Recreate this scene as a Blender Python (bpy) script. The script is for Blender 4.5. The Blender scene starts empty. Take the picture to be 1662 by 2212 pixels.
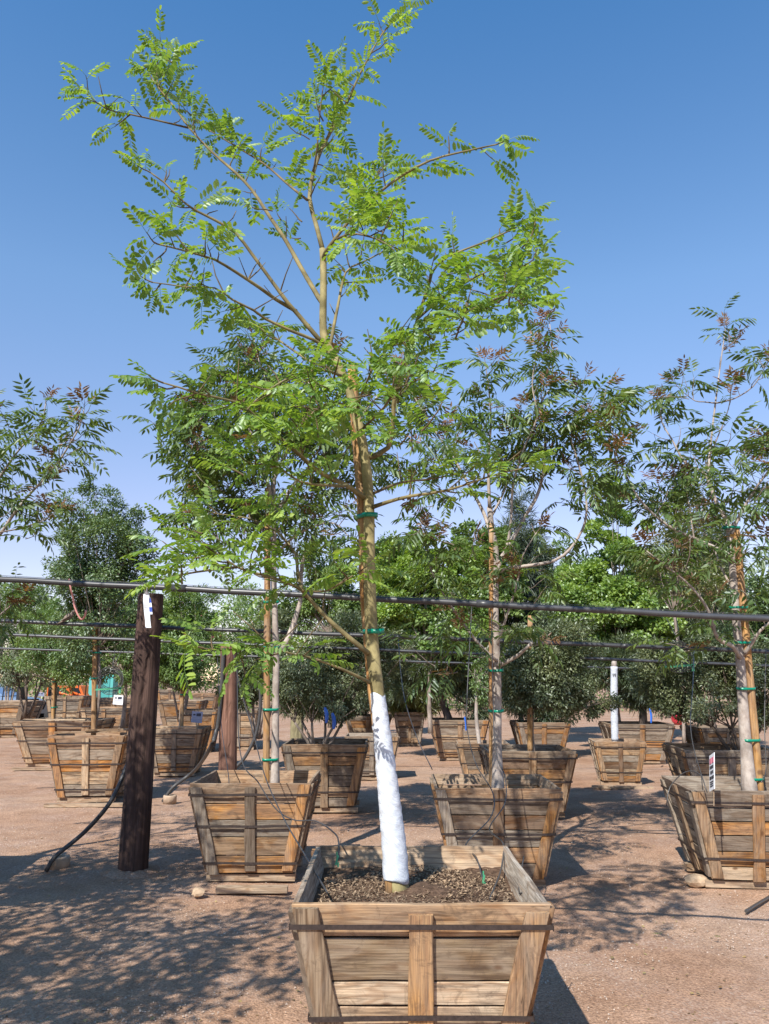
import bpy, math, random
import numpy as np
from mathutils import Vector, Matrix

random.seed(11)
rng = np.random.default_rng(11)
SC = bpy.context.scene
COL = SC.collection
R = math.radians

# ------------------------------------------------------------------ camera, sky, sun, exposure
FOC, PITCH, CAM_H = 1720.0, R(11.95), 1.6          # focal length in pixels of a 1662 x 2212 picture
cam_d = bpy.data.cameras.new('camera')
cam_d.sensor_fit = 'VERTICAL'; cam_d.sensor_height = 36.0; cam_d.lens = FOC / 2212 * 36.0
cam_d.clip_start = 0.05; cam_d.clip_end = 2000
cam = bpy.data.objects.new('camera', cam_d); COL.objects.link(cam)
cam.location = (0, 0, CAM_H); cam.rotation_euler = (R(90) + PITCH, 0, 0)
SC.camera = cam

SUN_EL, SUN_AZ = 44.0, 206.0                        # azimuth clockwise from +Y: behind and left of the camera
world = bpy.data.worlds.new('World'); SC.world = world; world.use_nodes = True
wn = world.node_tree.nodes; wl = world.node_tree.links
sky = wn.new('ShaderNodeTexSky'); sky.sky_type = 'NISHITA'; sky.sun_disc = False
sky.sun_elevation = R(SUN_EL); sky.sun_rotation = R(SUN_AZ)
sky.air_density = 1.0; sky.dust_density = 0.0; sky.ozone_density = 2.0; sky.altitude = 300
wn['Background'].inputs[1].default_value = 0.15
# clear desert air: the same soft blue grade right round the dome, by height above the horizon
wtc = wn.new('ShaderNodeTexCoord'); wsep = wn.new('ShaderNodeSeparateXYZ'); wl.new(wtc.outputs['Generated'], wsep.inputs[0])
wr = wn.new('ShaderNodeValToRGB'); wl.new(wsep.outputs['Z'], wr.inputs[0])
while len(wr.color_ramp.elements) < 4: wr.color_ramp.elements.new(.5)
for el, (p, c) in zip(wr.color_ramp.elements, ((.04, (.80, .62, .62)), (.20, (.86, .70, .73)), (.45, (.80, .91, .96)), (.72, (.43, .80, 1.0)))): el.position = p; el.color = (*c, 1)
wm = wn.new('ShaderNodeMix'); wm.data_type = 'RGBA'; wm.blend_type = 'MULTIPLY'; wm.inputs[0].default_value = 1.0
wl.new(sky.outputs[0], wm.inputs[6]); wl.new(wr.outputs[0], wm.inputs[7]); wl.new(wm.outputs[2], wn['Background'].inputs[0])
sun_d = bpy.data.lights.new('sun', 'SUN'); sun_d.energy = 4.5; sun_d.angle = R(0.53); sun_d.color = (1.0, 0.955, 0.88)
sun = bpy.data.objects.new('sun', sun_d); COL.objects.link(sun)
sdir = Vector((math.sin(R(SUN_AZ)) * math.cos(R(SUN_EL)), math.cos(R(SUN_AZ)) * math.cos(R(SUN_EL)), math.sin(R(SUN_EL))))
sun.rotation_euler = sdir.to_track_quat('Z', 'Y').to_euler(); sun.location = sdir * 30
SC.view_settings.view_transform = 'Standard'; SC.view_settings.look = 'None'
SC.view_settings.exposure = 0.64; SC.view_settings.gamma = 1.0

# ------------------------------------------------------------------ helpers
CP, SP = math.cos(PITCH), math.sin(PITCH)
def ray(x, y):
    u = (x - 831) / FOC; v = (1106 - y) / FOC
    return Vector((u, CP - v * SP, SP + v * CP))
def at(x, y, Y):                                    # the point seen at (x, y) that stands Y metres away
    d = ray(x, y); return Vector((0, 0, CAM_H)) + d * (Y / d.y)
def on_ground(x, y, z=0.0):
    d = ray(x, y); return Vector((0, 0, CAM_H)) + d * ((z - CAM_H) / d.z)

def tag(o, label=None, cat=None, group=None, kind=None):
    if label: o['label'] = label
    if cat: o['category'] = cat
    if group: o['group'] = group
    if kind: o['kind'] = kind
    elif cat: o['kind'] = 'thing'
    return o
def link(o, parent=None):
    COL.objects.link(o)
    if parent is not None: o.parent = parent
    return o
def empty(name, loc, rz=0.0, label=None, cat=None, group=None):
    o = bpy.data.objects.new(name, None); o.empty_display_size = 0.1
    o.location = loc; o.rotation_euler = (0, 0, rz); link(o)
    return tag(o, label, cat, group)
def obj(name, me, parent=None, color=None):
    o = bpy.data.objects.new(name, me); link(o, parent)
    if color is not None: o.color = (*color, 1)
    return o

def tri_mesh(name, V, F, mats, smooth=False, grain=None):
    V = np.asarray(V, dtype=np.float32).reshape(-1, 3); F = np.asarray(F, dtype=np.int32)
    me = bpy.data.meshes.new(name); k = F.shape[1]
    me.vertices.add(len(V)); me.vertices.foreach_set('co', V.ravel())
    me.loops.add(F.size); me.loops.foreach_set('vertex_index', F.ravel())
    me.polygons.add(len(F)); me.polygons.foreach_set('loop_start', np.arange(0, F.size, k, dtype=np.int32))
    me.polygons.foreach_set('loop_total', np.full(len(F), k, dtype=np.int32))
    if smooth: me.polygons.foreach_set('use_smooth', np.ones(len(F), dtype=bool))
    for m in (mats if isinstance(mats, (list, tuple)) else [mats]): me.materials.append(m)
    if grain is not None:
        a = me.attributes.new('grain', 'FLOAT_VECTOR', 'POINT'); a.data.foreach_set('vector', np.asarray(grain, np.float32).ravel())
    me.update(calc_edges=True); me.validate()
    return me

class MB:
    """collects shapes into one mesh"""
    def __init__(s): s.v = []; s.f = []; s.g = []; s.sm = []; s.mi = []; s.cur = 0
    def add(s, vs, fs, grain=None, smooth=False):
        o = len(s.v); s.v += [tuple(p) for p in vs]; s.f += [tuple(i + o for i in f) for f in fs]
        s.g += [tuple(q) for q in (grain if grain is not None else vs)]
        s.sm += [smooth] * len(fs); s.mi += [s.cur] * len(fs)
    def box(s, c, size, rot=None, long='x'):
        hx, hy, hz = [q / 2 for q in size]; vs = []; gr = []
        for sx in (-1, 1):
            for sy in (-1, 1):
                for sz in (-1, 1):
                    p = Vector((sx * hx, sy * hy, sz * hz))
                    gr.append({'x': (p.x, p.y, p.z), 'y': (p.y, p.x, p.z), 'z': (p.z, p.x, p.y)}[long])
                    if rot is not None: p = rot @ p
                    vs.append(p + Vector(c))
        s.add(vs, [(0, 1, 3, 2), (4, 6, 7, 5), (0, 4, 5, 1), (2, 3, 7, 6), (0, 2, 6, 4), (1, 5, 7, 3)], gr)
    def tube(s, pts, radii, n=8, cap=True, jitter=0.0, smooth=True):
        pts = [Vector(p) for p in pts]
        if not hasattr(radii, '__len__'): radii = [radii] * len(pts)
        ref = Vector((0.3, 0.2, 1)) if abs((pts[-1] - pts[0]).normalized().z) < 0.9 else Vector((1, 0.15, 0))
        vs = []; gr = []; L = 0
        for i, p in enumerate(pts):
            t = (pts[min(i + 1, len(pts) - 1)] - pts[max(i - 1, 0)]).normalized()
            a = t.cross(ref).normalized(); b = t.cross(a).normalized()
            if i: L += (p - pts[i - 1]).length
            for k in range(n):
                th = 2 * math.pi * k / n; r = radii[i] * (1 + random.uniform(-jitter, jitter))
                vs.append(p + (a * math.cos(th) + b * math.sin(th)) * r)
                gr.append((L, math.cos(th) * radii[i], math.sin(th) * radii[i]))
        fs = [(i * n + k, i * n + (k + 1) % n, (i + 1) * n + (k + 1) % n, (i + 1) * n + k) for i in range(len(pts) - 1) for k in range(n)]
        s.add(vs, fs, gr, smooth)
        if cap:
            o = len(s.v) - len(vs); m = len(pts) - 1
            s.f += [tuple(o + k for k in range(n))[::-1], tuple(o + m * n + k for k in range(n))]; s.sm += [False] * 2; s.mi += [s.cur] * 2
    def lathe(s, prof, n=16, c=(0, 0, 0), axis='z', smooth=True):
        vs = []
        for r, z in prof:
            for k in range(n):
                th = 2 * math.pi * k / n
                q = (r * math.cos(th), r * math.sin(th), z)
                if axis == 'x': q = (q[2], q[0], q[1])
                if axis == 'y': q = (q[0], q[2], q[1])
                vs.append((q[0] + c[0], q[1] + c[1], q[2] + c[2]))
        m = len(prof)
        fs = [(i * n + k, i * n + (k + 1) % n, (i + 1) * n + (k + 1) % n, (i + 1) * n + k) for i in range(m - 1) for k in range(n)]
        fs += [tuple(range(n))[::-1], tuple((m - 1) * n + k for k in range(n))]
        s.add(vs, fs, None, smooth)
    def prism(s, prof, y0, y1, inset=0.0):              # side profile (x, z) given thickness along y
        n = len(prof); cx = sum(p[0] for p in prof) / n; cz = sum(p[1] for p in prof) / n
        vs = [(x, y0, z) for x, z in prof] + [(x, y1, z) for x, z in prof]
        fs = [tuple(range(n)), tuple(range(2 * n - 1, n - 1, -1))] + [(i, i + n, (i + 1) % n + n, (i + 1) % n) for i in range(n)]
        s.add(vs, fs)
    def mesh(s, name, mats):
        me = bpy.data.meshes.new(name); me.from_pydata(s.v, [], s.f)
        for m in (mats if isinstance(mats, (list, tuple)) else [mats]): me.materials.append(m)
        me.polygons.foreach_set('use_smooth', s.sm); me.polygons.foreach_set('material_index', s.mi)
        a = me.attributes.new('grain', 'FLOAT_VECTOR', 'POINT'); a.data.foreach_set('vector', np.asarray(s.g, np.float32).ravel())
        me.update(); return me
    def build(s, name, mats, parent=None, color=None): return obj(name, s.mesh(name, mats), parent, color)

def smooth_path(pts, step=0.05):
    """Catmull-Rom through the points, resampled"""
    P = [Vector(p) for p in pts]; P = [P[0] * 2 - P[1]] + P + [P[-1] * 2 - P[-2]]
    out = []
    for i in range(1, len(P) - 2):
        n = max(2, int((P[i + 1] - P[i]).length / step))
        for k in range(n):
            t = k / n; a, b, c, d = P[i - 1], P[i], P[i + 1], P[i + 2]
            out.append(0.5 * (2 * b + (c - a) * t + (2 * a - 5 * b + 4 * c - d) * t * t + (3 * b - a - 3 * c + d) * t ** 3))
    out.append(P[-2]); return out

# ------------------------------------------------------------------ materials
def new_mat(name):
    m = bpy.data.materials.new(name); m.use_nodes = True
    return m, m.node_tree.nodes, m.node_tree.links, m.node_tree.nodes['Principled BSDF']
def N(nodes, t, **kw):
    n = nodes.new(t)
    for k, v in kw.items():
        if k.startswith('i_'): n.inputs[k[2:].replace('_', ' ')].default_value = v
        else: setattr(n, k, v)
    return n
def ramp(nodes, stops):
    r = nodes.new('ShaderNodeValToRGB'); e = r.color_ramp.elements
    while len(e) < len(stops): e.new(0.5)
    for q, (p, c) in zip(e, stops): q.position = p; q.color = (*c, 1) if len(c) == 3 else c
    return r
def mixrgb(nodes, links, a, b, fac, blend='MIX'):
    m = nodes.new('ShaderNodeMix'); m.data_type = 'RGBA'; m.blend_type = blend
    for src, i in ((fac, 0), (a, 6), (b, 7)):
        if hasattr(src, 'is_linked') or isinstance(src, bpy.types.NodeSocket): links.new(src, m.inputs[i])
        else: m.inputs[i].default_value = src if i == 0 else (*src, 1)
    return m.outputs[2]
def mathn(nodes, links, op, a, b=None):
    m = nodes.new('ShaderNodeMath'); m.operation = op
    for i, s in enumerate((a, b)):
        if s is None: continue
        if isinstance(s, bpy.types.NodeSocket): links.new(s, m.inputs[i])
        else: m.inputs[i].default_value = s
    return m.outputs[0]
def plain(name, col, rough=0.6, metal=0.0, spec=0.5, noise=0.0, scale=8.0, bump=0.0):
    m, n, l, b = new_mat(name)
    b.inputs['Base Color'].default_value = (*col, 1); b.inputs['Roughness'].default_value = rough
    b.inputs['Metallic'].default_value = metal; b.inputs['Specular IOR Level'].default_value = spec
    if noise or bump:
        tc = N(n, 'ShaderNodeTexCoord'); nz = N(n, 'ShaderNodeTexNoise', i_Scale=scale, i_Detail=6.0, i_Roughness=0.65)
        l.new(tc.outputs['Object'], nz.inputs['Vector'])
        if noise:
            r = ramp(n, [(0.3, tuple(c * (1 - noise) for c in col)), (0.7, tuple(min(1, c * (1 + noise)) for c in col))])
            l.new(nz.outputs[0], r.inputs[0]); l.new(r.outputs[0], b.inputs['Base Color'])
        if bump:
            bp = N(n, 'ShaderNodeBump', i_Strength=bump, i_Distance=0.01); l.new(nz.outputs[0], bp.inputs['Height']); l.new(bp.outputs[0], b.inputs['Normal'])
    return m

def wood_mat(name, tint=None, stain=1.0, vert_scale=1.0, bumpd=0.003):
    """weathered sawn timber; the colour of each piece comes from the object, grain runs along the piece"""
    m, n, l, b = new_mat(name)
    oi = N(n, 'ShaderNodeObjectInfo'); at_ = N(n, 'ShaderNodeAttribute', attribute_name='grain')
    off = N(n, 'ShaderNodeVectorMath', operation='MULTIPLY_ADD')
    comb = N(n, 'ShaderNodeCombineXYZ'); l.new(oi.outputs['Random'], comb.inputs[0]); l.new(oi.outputs['Random'], comb.inputs[1]); l.new(oi.outputs['Random'], comb.inputs[2])
    l.new(comb.outputs[0], off.inputs[0]); off.inputs[1].default_value = (37.0, 1.7, 11.0); l.new(at_.outputs['Vector'], off.inputs[2])
    def noise(sc, vec_scale, detail=5.0, dist=0.0, rough=0.6):
        mp = N(n, 'ShaderNodeVectorMath', operation='MULTIPLY'); l.new(off.outputs[0], mp.inputs[0]); mp.inputs[1].default_value = vec_scale
        z = N(n, 'ShaderNodeTexNoise', i_Scale=sc, i_Detail=detail, i_Roughness=rough, i_Distortion=dist); l.new(mp.outputs[0], z.inputs['Vector'])
        return z.outputs[0]
    flow = noise(1.0, (1.3, 7.0, 7.0), 2.0, 0.6)                 # the slow bend of the grain: rings cut it
    rings = mathn(n, l, 'SINE', mathn(n, l, 'MULTIPLY', flow, 44.0))
    rings = mathn(n, l, 'MULTIPLY_ADD', rings, 0.5); n[-1].inputs[2].default_value = 0.5
    fine = noise(1.0, (4.0, 150.0, 150.0), 4.0, 0.2)
    blotch = noise(1.0, (3.0, 5.0, 5.0), 5.0, 0.8)
    grime = noise(1.0, (1.6, 16.0, 16.0), 6.0, 1.2, 0.7)
    base = oi.outputs['Color'] if tint is None else None
    if tint is not None:
        rgb = N(n, 'ShaderNodeRGB'); rgb.outputs[0].default_value = (*tint, 1); base = rgb.outputs[0]
    late = mixrgb(n, l, base, (0.52, 0.36, 0.24), 1.0, 'MULTIPLY')
    rr = ramp(n, [(0.40, (0, 0, 0)), (0.95, (0.5, 0.5, 0.5))]); l.new(rings, rr.inputs[0])
    c = mixrgb(n, l, base, late, rr.outputs[0])
    rf = ramp(n, [(0.38, (0.46, 0.43, 0.40)), (0.56, (1.15, 1.13, 1.10))]); l.new(fine, rf.inputs[0])
    c = mixrgb(n, l, c, rf.outputs[0], 0.75, 'MULTIPLY')
    grey = mixrgb(n, l, c, (0.31, 0.255, 0.20), 0.75)
    rb = ramp(n, [(0.40, (0, 0, 0)), (0.56, (1, 1, 1))]); l.new(blotch, rb.inputs[0])
    c = mixrgb(n, l, c, grey, mathn(n, l, 'MULTIPLY', rb.outputs[0], 0.45))
    rg = ramp(n, [(0.49, (0, 0, 0)), (0.66, (1, 1, 1))]); l.new(grime, rg.inputs[0])
    c = mixrgb(n, l, c, (0.075, 0.05, 0.035), mathn(n, l, 'MULTIPLY', rg.outputs[0], 0.75 * stain))
    bleach = noise(1.0, (2.2, 8.0, 8.0), 5.0, 1.0, 0.6); rl = ramp(n, [(0.54, (0, 0, 0)), (0.70, (1, 1, 1))]); l.new(bleach, rl.inputs[0])
    c = mixrgb(n, l, c, (0.62, 0.51, 0.38), mathn(n, l, 'MULTIPLY', rl.outputs[0], 0.22))
    dk = noise(1.0, (9.0, 7.0, 7.0), 8.0, 1.0, 0.75); rd = ramp(n, [(0.53, (0, 0, 0)), (0.66, (1, 1, 1))]); l.new(dk, rd.inputs[0])
    c = mixrgb(n, l, c, (0.10, 0.07, 0.05), mathn(n, l, 'MULTIPLY', rd.outputs[0], 0.6 * stain))
    ck = noise(1.0, (1.1, 34.0, 34.0), 3.0, 0.5); rc = ramp(n, [(0.485, (0, 0, 0)), (0.50, (1, 1, 1)), (0.515, (0, 0, 0))]); l.new(ck, rc.inputs[0])
    ckm = noise(1.0, (2.0, 5.0, 5.0), 2.0); rcm = ramp(n, [(0.50, (0, 0, 0)), (0.60, (1, 1, 1))]); l.new(ckm, rcm.inputs[0])
    c = mixrgb(n, l, c, (0.05, 0.032, 0.02), mathn(n, l, 'MULTIPLY', mathn(n, l, 'MULTIPLY', rc.outputs[0], rcm.outputs[0]), 0.8))
    vor = N(n, 'ShaderNodeTexVoronoi', feature='F1', i_Scale=1.0); mpv = N(n, 'ShaderNodeVectorMath', operation='MULTIPLY')
    l.new(off.outputs[0], mpv.inputs[0]); mpv.inputs[1].default_value = (4.5, 9.0, 2.0); l.new(mpv.outputs[0], vor.inputs['Vector'])
    rk = ramp(n, [(0.06, (1, 1, 1)), (0.13, (0, 0, 0))]); l.new(vor.outputs['Distance'], rk.inputs[0])
    c = mixrgb(n, l, c, (0.12, 0.06, 0.03), mathn(n, l, 'MULTIPLY', rk.outputs[0], 0.8))
    l.new(c, b.inputs['Base Color']); b.inputs['Roughness'].default_value = 0.85; b.inputs['Specular IOR Level'].default_value = 0.2
    bp = N(n, 'ShaderNodeBump', i_Strength=0.6, i_Distance=bumpd)
    l.new(mathn(n, l, 'ADD', fine, mathn(n, l, 'MULTIPLY', rings, 0.3)), bp.inputs['Height']); l.new(bp.outputs[0], b.inputs['Normal'])
    return m

def leaf_mat(name, a, b_, young=None, trans=0.4, gloss=0.07, patch=1.2):
    m, n, l, b = new_mat(name); n.remove(b); out = n['Material Output']
    geo = N(n, 'ShaderNodeNewGeometry'); oi = N(n, 'ShaderNodeObjectInfo')
    f = mathn(n, l, 'FRACT', mathn(n, l, 'ADD', geo.outputs['Random Per Island'], mathn(n, l, 'MULTIPLY', oi.outputs['Random'], 7.3)))
    c = mixrgb(n, l, a, b_, f)
    nz = N(n, 'ShaderNodeTexNoise', i_Scale=patch, i_Detail=2.0); l.new(geo.outputs['Position'], nz.inputs['Vector'])
    r = ramp(n, [(0.35, (0.72, 0.78, 0.80)), (0.68, (1.22, 1.15, 1.0))]); l.new(nz.outputs[0], r.inputs[0])
    c = mixrgb(n, l, c, r.outputs[0], 1.0, 'MULTIPLY')
    df = N(n, 'ShaderNodeBsdfDiffuse'); tr = N(n, 'ShaderNodeBsdfTranslucent'); gl = N(n, 'ShaderNodeBsdfGlossy', i_Roughness=0.45)
    l.new(c, df.inputs[0]); l.new(mixrgb(n, l, c, (1.5, 1.45, 0.55), 1.0, 'MULTIPLY'), tr.inputs[0]); gl.inputs[0].default_value = (0.9, 0.95, 1, 1)
    m1 = N(n, 'ShaderNodeMixShader'); m1.inputs[0].default_value = trans; l.new(df.outputs[0], m1.inputs[1]); l.new(tr.outputs[0], m1.inputs[2])
    m2 = N(n, 'ShaderNodeMixShader'); m2.inputs[0].default_value = gloss; l.new(m1.outputs[0], m2.inputs[1]); l.new(gl.outputs[0], m2.inputs[2])
    l.new(m2.outputs[0], out.inputs[0]); return m

def bark_mat(name, a, b_, scale=14.0, stretch=0.25, bump=0.5, spots=None):
    m, n, l, b = new_mat(name); at_ = N(n, 'ShaderNodeAttribute', attribute_name='grain')
    mp = N(n, 'ShaderNodeVectorMath', operation='MULTIPLY'); l.new(at_.outputs['Vector'], mp.inputs[0]); mp.inputs[1].default_value = (stretch, 1, 1)
    z = N(n, 'ShaderNodeTexNoise', i_Scale=scale, i_Detail=7.0, i_Roughness=0.68, i_Distortion=0.4); l.new(mp.outputs[0], z.inputs['Vector'])
    r = ramp(n, [(0.32, a), (0.66, b_)]); l.new(z.outputs[0], r.inputs[0]); c = r.outputs[0]
    z2 = N(n, 'ShaderNodeTexNoise', i_Scale=5.0, i_Detail=3.0); l.new(at_.outputs['Vector'], z2.inputs['Vector'])
    r2 = ramp(n, [(0.35, (0.7, 0.7, 0.7)), (0.65, (1.15, 1.15, 1.15))]); l.new(z2.outputs[0], r2.inputs[0])
    c = mixrgb(n, l, c, r2.outputs[0], 1.0, 'MULTIPLY')
    l.new(c, b.inputs['Base Color']); b.inputs['Roughness'].default_value = 0.85; b.inputs['Specular IOR Level'].default_value = 0.25
    bp = N(n, 'ShaderNodeBump', i_Strength=bump, i_Distance=0.006); l.new(z.outputs[0], bp.inputs['Height']); l.new(bp.outputs[0], b.inputs['Normal'])
    return m

def ground_mat():
    m, n, l, b = new_mat('packed_desert_soil'); tc = N(n, 'ShaderNodeTexCoord')
    def nz(sc, d=6.0, r=0.6, dist=0.0):
        z = N(n, 'ShaderNodeTexNoise', i_Scale=sc, i_Detail=d, i_Roughness=r, i_Distortion=dist); l.new(tc.outputs['Object'], z.inputs['Vector']); return z.outputs[0]
    big = nz(0.55, 5.0, 0.6, 0.5); mid = nz(3.2, 6.0, 0.7); fine = nz(70.0, 4.0, 0.75)
    r = ramp(n, [(0.30, (0.345, 0.200, 0.124)), (0.50, (0.430, 0.274, 0.182)), (0.70, (0.470, 0.330, 0.238))]); l.new(big, r.inputs[0])
    r2 = ramp(n, [(0.35, (0.80, 0.78, 0.76)), (0.65, (1.12, 1.12, 1.12))]); l.new(mid, r2.inputs[0])
    c = mixrgb(n, l, r.outputs[0], r2.outputs[0], 1.0, 'MULTIPLY')
    r3 = ramp(n, [(0.36, (0.50, 0.47, 0.45)), (0.64, (1.32, 1.32, 1.32))]); l.new(fine, r3.inputs[0])
    c = mixrgb(n, l, c, r3.outputs[0], 0.9, 'MULTIPLY')
    vo = N(n, 'ShaderNodeTexVoronoi', i_Scale=70.0); l.new(tc.outputs['Object'], vo.inputs['Vector'])
    rv = ramp(n, [(0.0, (0.62, 0.50, 0.41)), (0.55, (0.34, 0.21, 0.15)), (1.0, (0.22, 0.13, 0.09))]); l.new(vo.outputs['Color'], rv.inputs[0])
    gm = ramp(n, [(0.46, (0, 0, 0)), (0.66, (1, 1, 1))]); l.new(nz(1.7, 5.0, 0.65), gm.inputs[0])
    c = mixrgb(n, l, c, rv.outputs[0], mathn(n, l, 'MULTIPLY', gm.outputs[0], 0.55))
    pale = ramp(n, [(0.60, (0, 0, 0)), (0.72, (1, 1, 1))]); l.new(nz(0.9, 7.0, 0.72, 0.6), pale.inputs[0])
    spk = ramp(n, [(0.45, (0, 0, 0)), (0.60, (1, 1, 1))]); l.new(nz(55.0, 3.0, 0.7), spk.inputs[0])
    c = mixrgb(n, l, c, (0.66, 0.55, 0.46), mathn(n, l, 'MULTIPLY', mathn(n, l, 'MULTIPLY', pale.outputs[0], spk.outputs[0]), 0.65))
    damp = ramp(n, [(0.62, (0, 0, 0)), (0.74, (1, 1, 1))]); l.new(nz(0.8, 6.0, 0.7, 1.0), damp.inputs[0])
    c = mixrgb(n, l, c, (0.22, 0.115, 0.065), mathn(n, l, 'MULTIPLY', damp.outputs[0], 0.35))
    l.new(c, b.inputs['Base Color']); b.inputs['Roughness'].default_value = 0.95; b.inputs['Specular IOR Level'].default_value = 0.15
    h = mathn(n, l, 'ADD', mathn(n, l, 'MULTIPLY', fine, 0.5), mathn(n, l, 'ADD', mathn(n, l, 'MULTIPLY', mid, 1.6), mathn(n, l, 'MULTIPLY', vo.outputs['Distance'], -0.35)))
    bp = N(n, 'ShaderNodeBump', i_Strength=0.85, i_Distance=0.016); l.new(h, bp.inputs['Height']); l.new(bp.outputs[0], b.inputs['Normal'])
    return m

M = {}
M['ground'] = ground_mat()
M['wood'] = wood_mat('weathered_plank')
M['stake'] = wood_mat('lodge_pole', (0.46, 0.26, 0.10), 0.35)
M['stake_grey'] = wood_mat('grey_pole', (0.36, 0.26, 0.17), 0.5)
M['pole'] = bark_mat('creosoted_pole', (0.024, 0.015, 0.012), (0.115, 0.068, 0.054), 34.0, 0.045, 1.0)
M['pole_red'] = bark_mat('reddish_pole', (0.10, 0.05, 0.034), (0.26, 0.14, 0.10), 26.0, 0.06, 0.6)
M['pole_green'] = bark_mat('greenish_pole', (0.17, 0.15, 0.08), (0.30, 0.26, 0.15), 20.0, 0.1, 0.5)
M['strap'] = plain('rusted_steel_band', (0.045, 0.032, 0.027), 0.55, 0.3, 0.5, 0.45, 60)
M['soil'] = plain('potting_soil', (0.12, 0.075, 0.05), 0.95, 0, 0.1, 0.6, 38, 1.0)
M['mulch'] = wood_mat('mulch_chip', (0.34, 0.23, 0.15), 0.8)
M['skid'] = wood_mat('skid_plank', (0.42, 0.31, 0.21), 0.7)
M['pipe'] = plain('black_pipe', (0.045, 0.046, 0.050), 0.40, 0, 0.6, 0.25, 12)
M['hose'] = plain('black_hose', (0.055, 0.053, 0.052), 0.5, 0, 0.5)
M['drip'] = plain('grey_drip_line', (0.055, 0.052, 0.05), 0.35, 0, 0.6)
M['emitter'] = plain('green_emitter', (0.06, 0.30, 0.15), 0.5)
M['tie'] = plain('green_tie_tape', (0.0, 0.22, 0.13), 0.3, 0, 0.6)
M['wrap'] = None
M['concrete'] = plain('concrete', (0.42, 0.31, 0.22), 0.9, 0, 0.2, 0.2, 20, 0.4)
M['stone'] = plain('pale_stone', (0.45, 0.33, 0.22), 0.9, 0, 0.2, 0.35, 14, 0.6)
M['pebble'] = plain('pebble', (0.50, 0.39, 0.31), 0.9, 0, 0.2, 0.35, 3)
M['tipu_leaf'] = leaf_mat('feathery_leaf', (0.135, 0.265, 0.040), (0.31, 0.43, 0.095), trans=0.45, gloss=0.05)
M['ash_leaf'] = leaf_mat('ash_leaf', (0.075, 0.135, 0.030), (0.145, 0.205, 0.055), trans=0.40, gloss=0.045)
M['ash_young'] = leaf_mat('reddish_young_leaf', (0.19, 0.085, 0.05), (0.25, 0.15, 0.07), trans=0.38, gloss=0.04)
M['bark_tipu'] = bark_mat('yellow_green_bark', (0.18, 0.15, 0.068), (0.41, 0.345, 0.165), 20, 0.5, 0.35)
M['bark_limb'] = bark_mat('olive_brown_limb', (0.125, 0.10, 0.048), (0.29, 0.24, 0.115), 20, 0.5, 0.3)
M['bark_twig'] = bark_mat('brown_twig', (0.09, 0.06, 0.035), (0.22, 0.17, 0.085), 20, 0.5, 0.2)
M['bark_ash'] = bark_mat('pale_grey_bark', (0.27, 0.215, 0.18), (0.47, 0.41, 0.355), 22, 0.6, 0.35)
M['bark_dark'] = bark_mat('dark_bark', (0.05, 0.038, 0.03), (0.15, 0.115, 0.09), 16, 0.3, 0.7)
M['bark_mid'] = bark_mat('grey_brown_bark', (0.16, 0.12, 0.095), (0.34, 0.28, 0.23), 18, 0.4, 0.5)

def wrap_mat():
    m, n, l, b = new_mat('white_tree_wrap'); at_ = N(n, 'ShaderNodeAttribute', attribute_name='grain')
    mp = N(n, 'ShaderNodeVectorMath', operation='MULTIPLY'); l.new(at_.outputs['Vector'], mp.inputs[0]); mp.inputs[1].default_value = (1.0, 0.35, 0.35)
    z = N(n, 'ShaderNodeTexNoise', i_Scale=22.0, i_Detail=5.0, i_Distortion=1.6); l.new(mp.outputs[0], z.inputs['Vector'])
    r = ramp(n, [(0.3, (0.46, 0.50, 0.56)), (0.6, (0.64, 0.67, 0.71))]); l.new(z.outputs[0], r.inputs[0]); l.new(r.outputs[0], b.inputs['Base Color'])
    b.inputs['Roughness'].default_value = 0.55
    bp = N(n, 'ShaderNodeBump', i_Strength=0.45, i_Distance=0.006); l.new(z.outputs[0], bp.inputs['Height']); l.new(bp.outputs[0], b.inputs['Normal'])
    return m
M['wrap'] = wrap_mat()

# ------------------------------------------------------------------ ground
def make_ground():
    def axis(lim_near, lim_far, step):
        a = list(np.arange(-lim_near, lim_near + 1e-6, step)); f = lim_near
        while f < lim_far: f *= 1.35; a = [-f] + a + [f]
        return np.array(a)
    xs = axis(9, 900, 0.09); ys = axis(9, 900, 0.09)
    X, Y = np.meshgrid(xs, ys + 7.0, indexing='ij')
    Z = 0.010 * np.sin(X * 2.1 + 1.3 * np.sin(Y * 0.9)) + 0.009 * np.sin(Y * 2.7 + X * 0.8 + 1.0) + 0.005 * np.sin(X * 6.3 + Y * 4.1)
    Z += rng.normal(0, 0.0018, Z.shape)
    Z[(np.abs(X) > 9) | (np.abs(Y - 7) > 9)] = 0
    Z -= 0.012
    nx, ny = X.shape; V = np.stack([X, Y, Z], -1).reshape(-1, 3)
    i = (np.arange(nx - 1)[:, None] * ny + np.arange(ny - 1)[None, :]).ravel()
    F = np.stack([i, i + ny, i + ny + 1, i + 1], -1)
    tag(obj('ground', tri_mesh('ground', V, F, M['ground'], smooth=True)), kind='structure')
make_ground()
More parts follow.
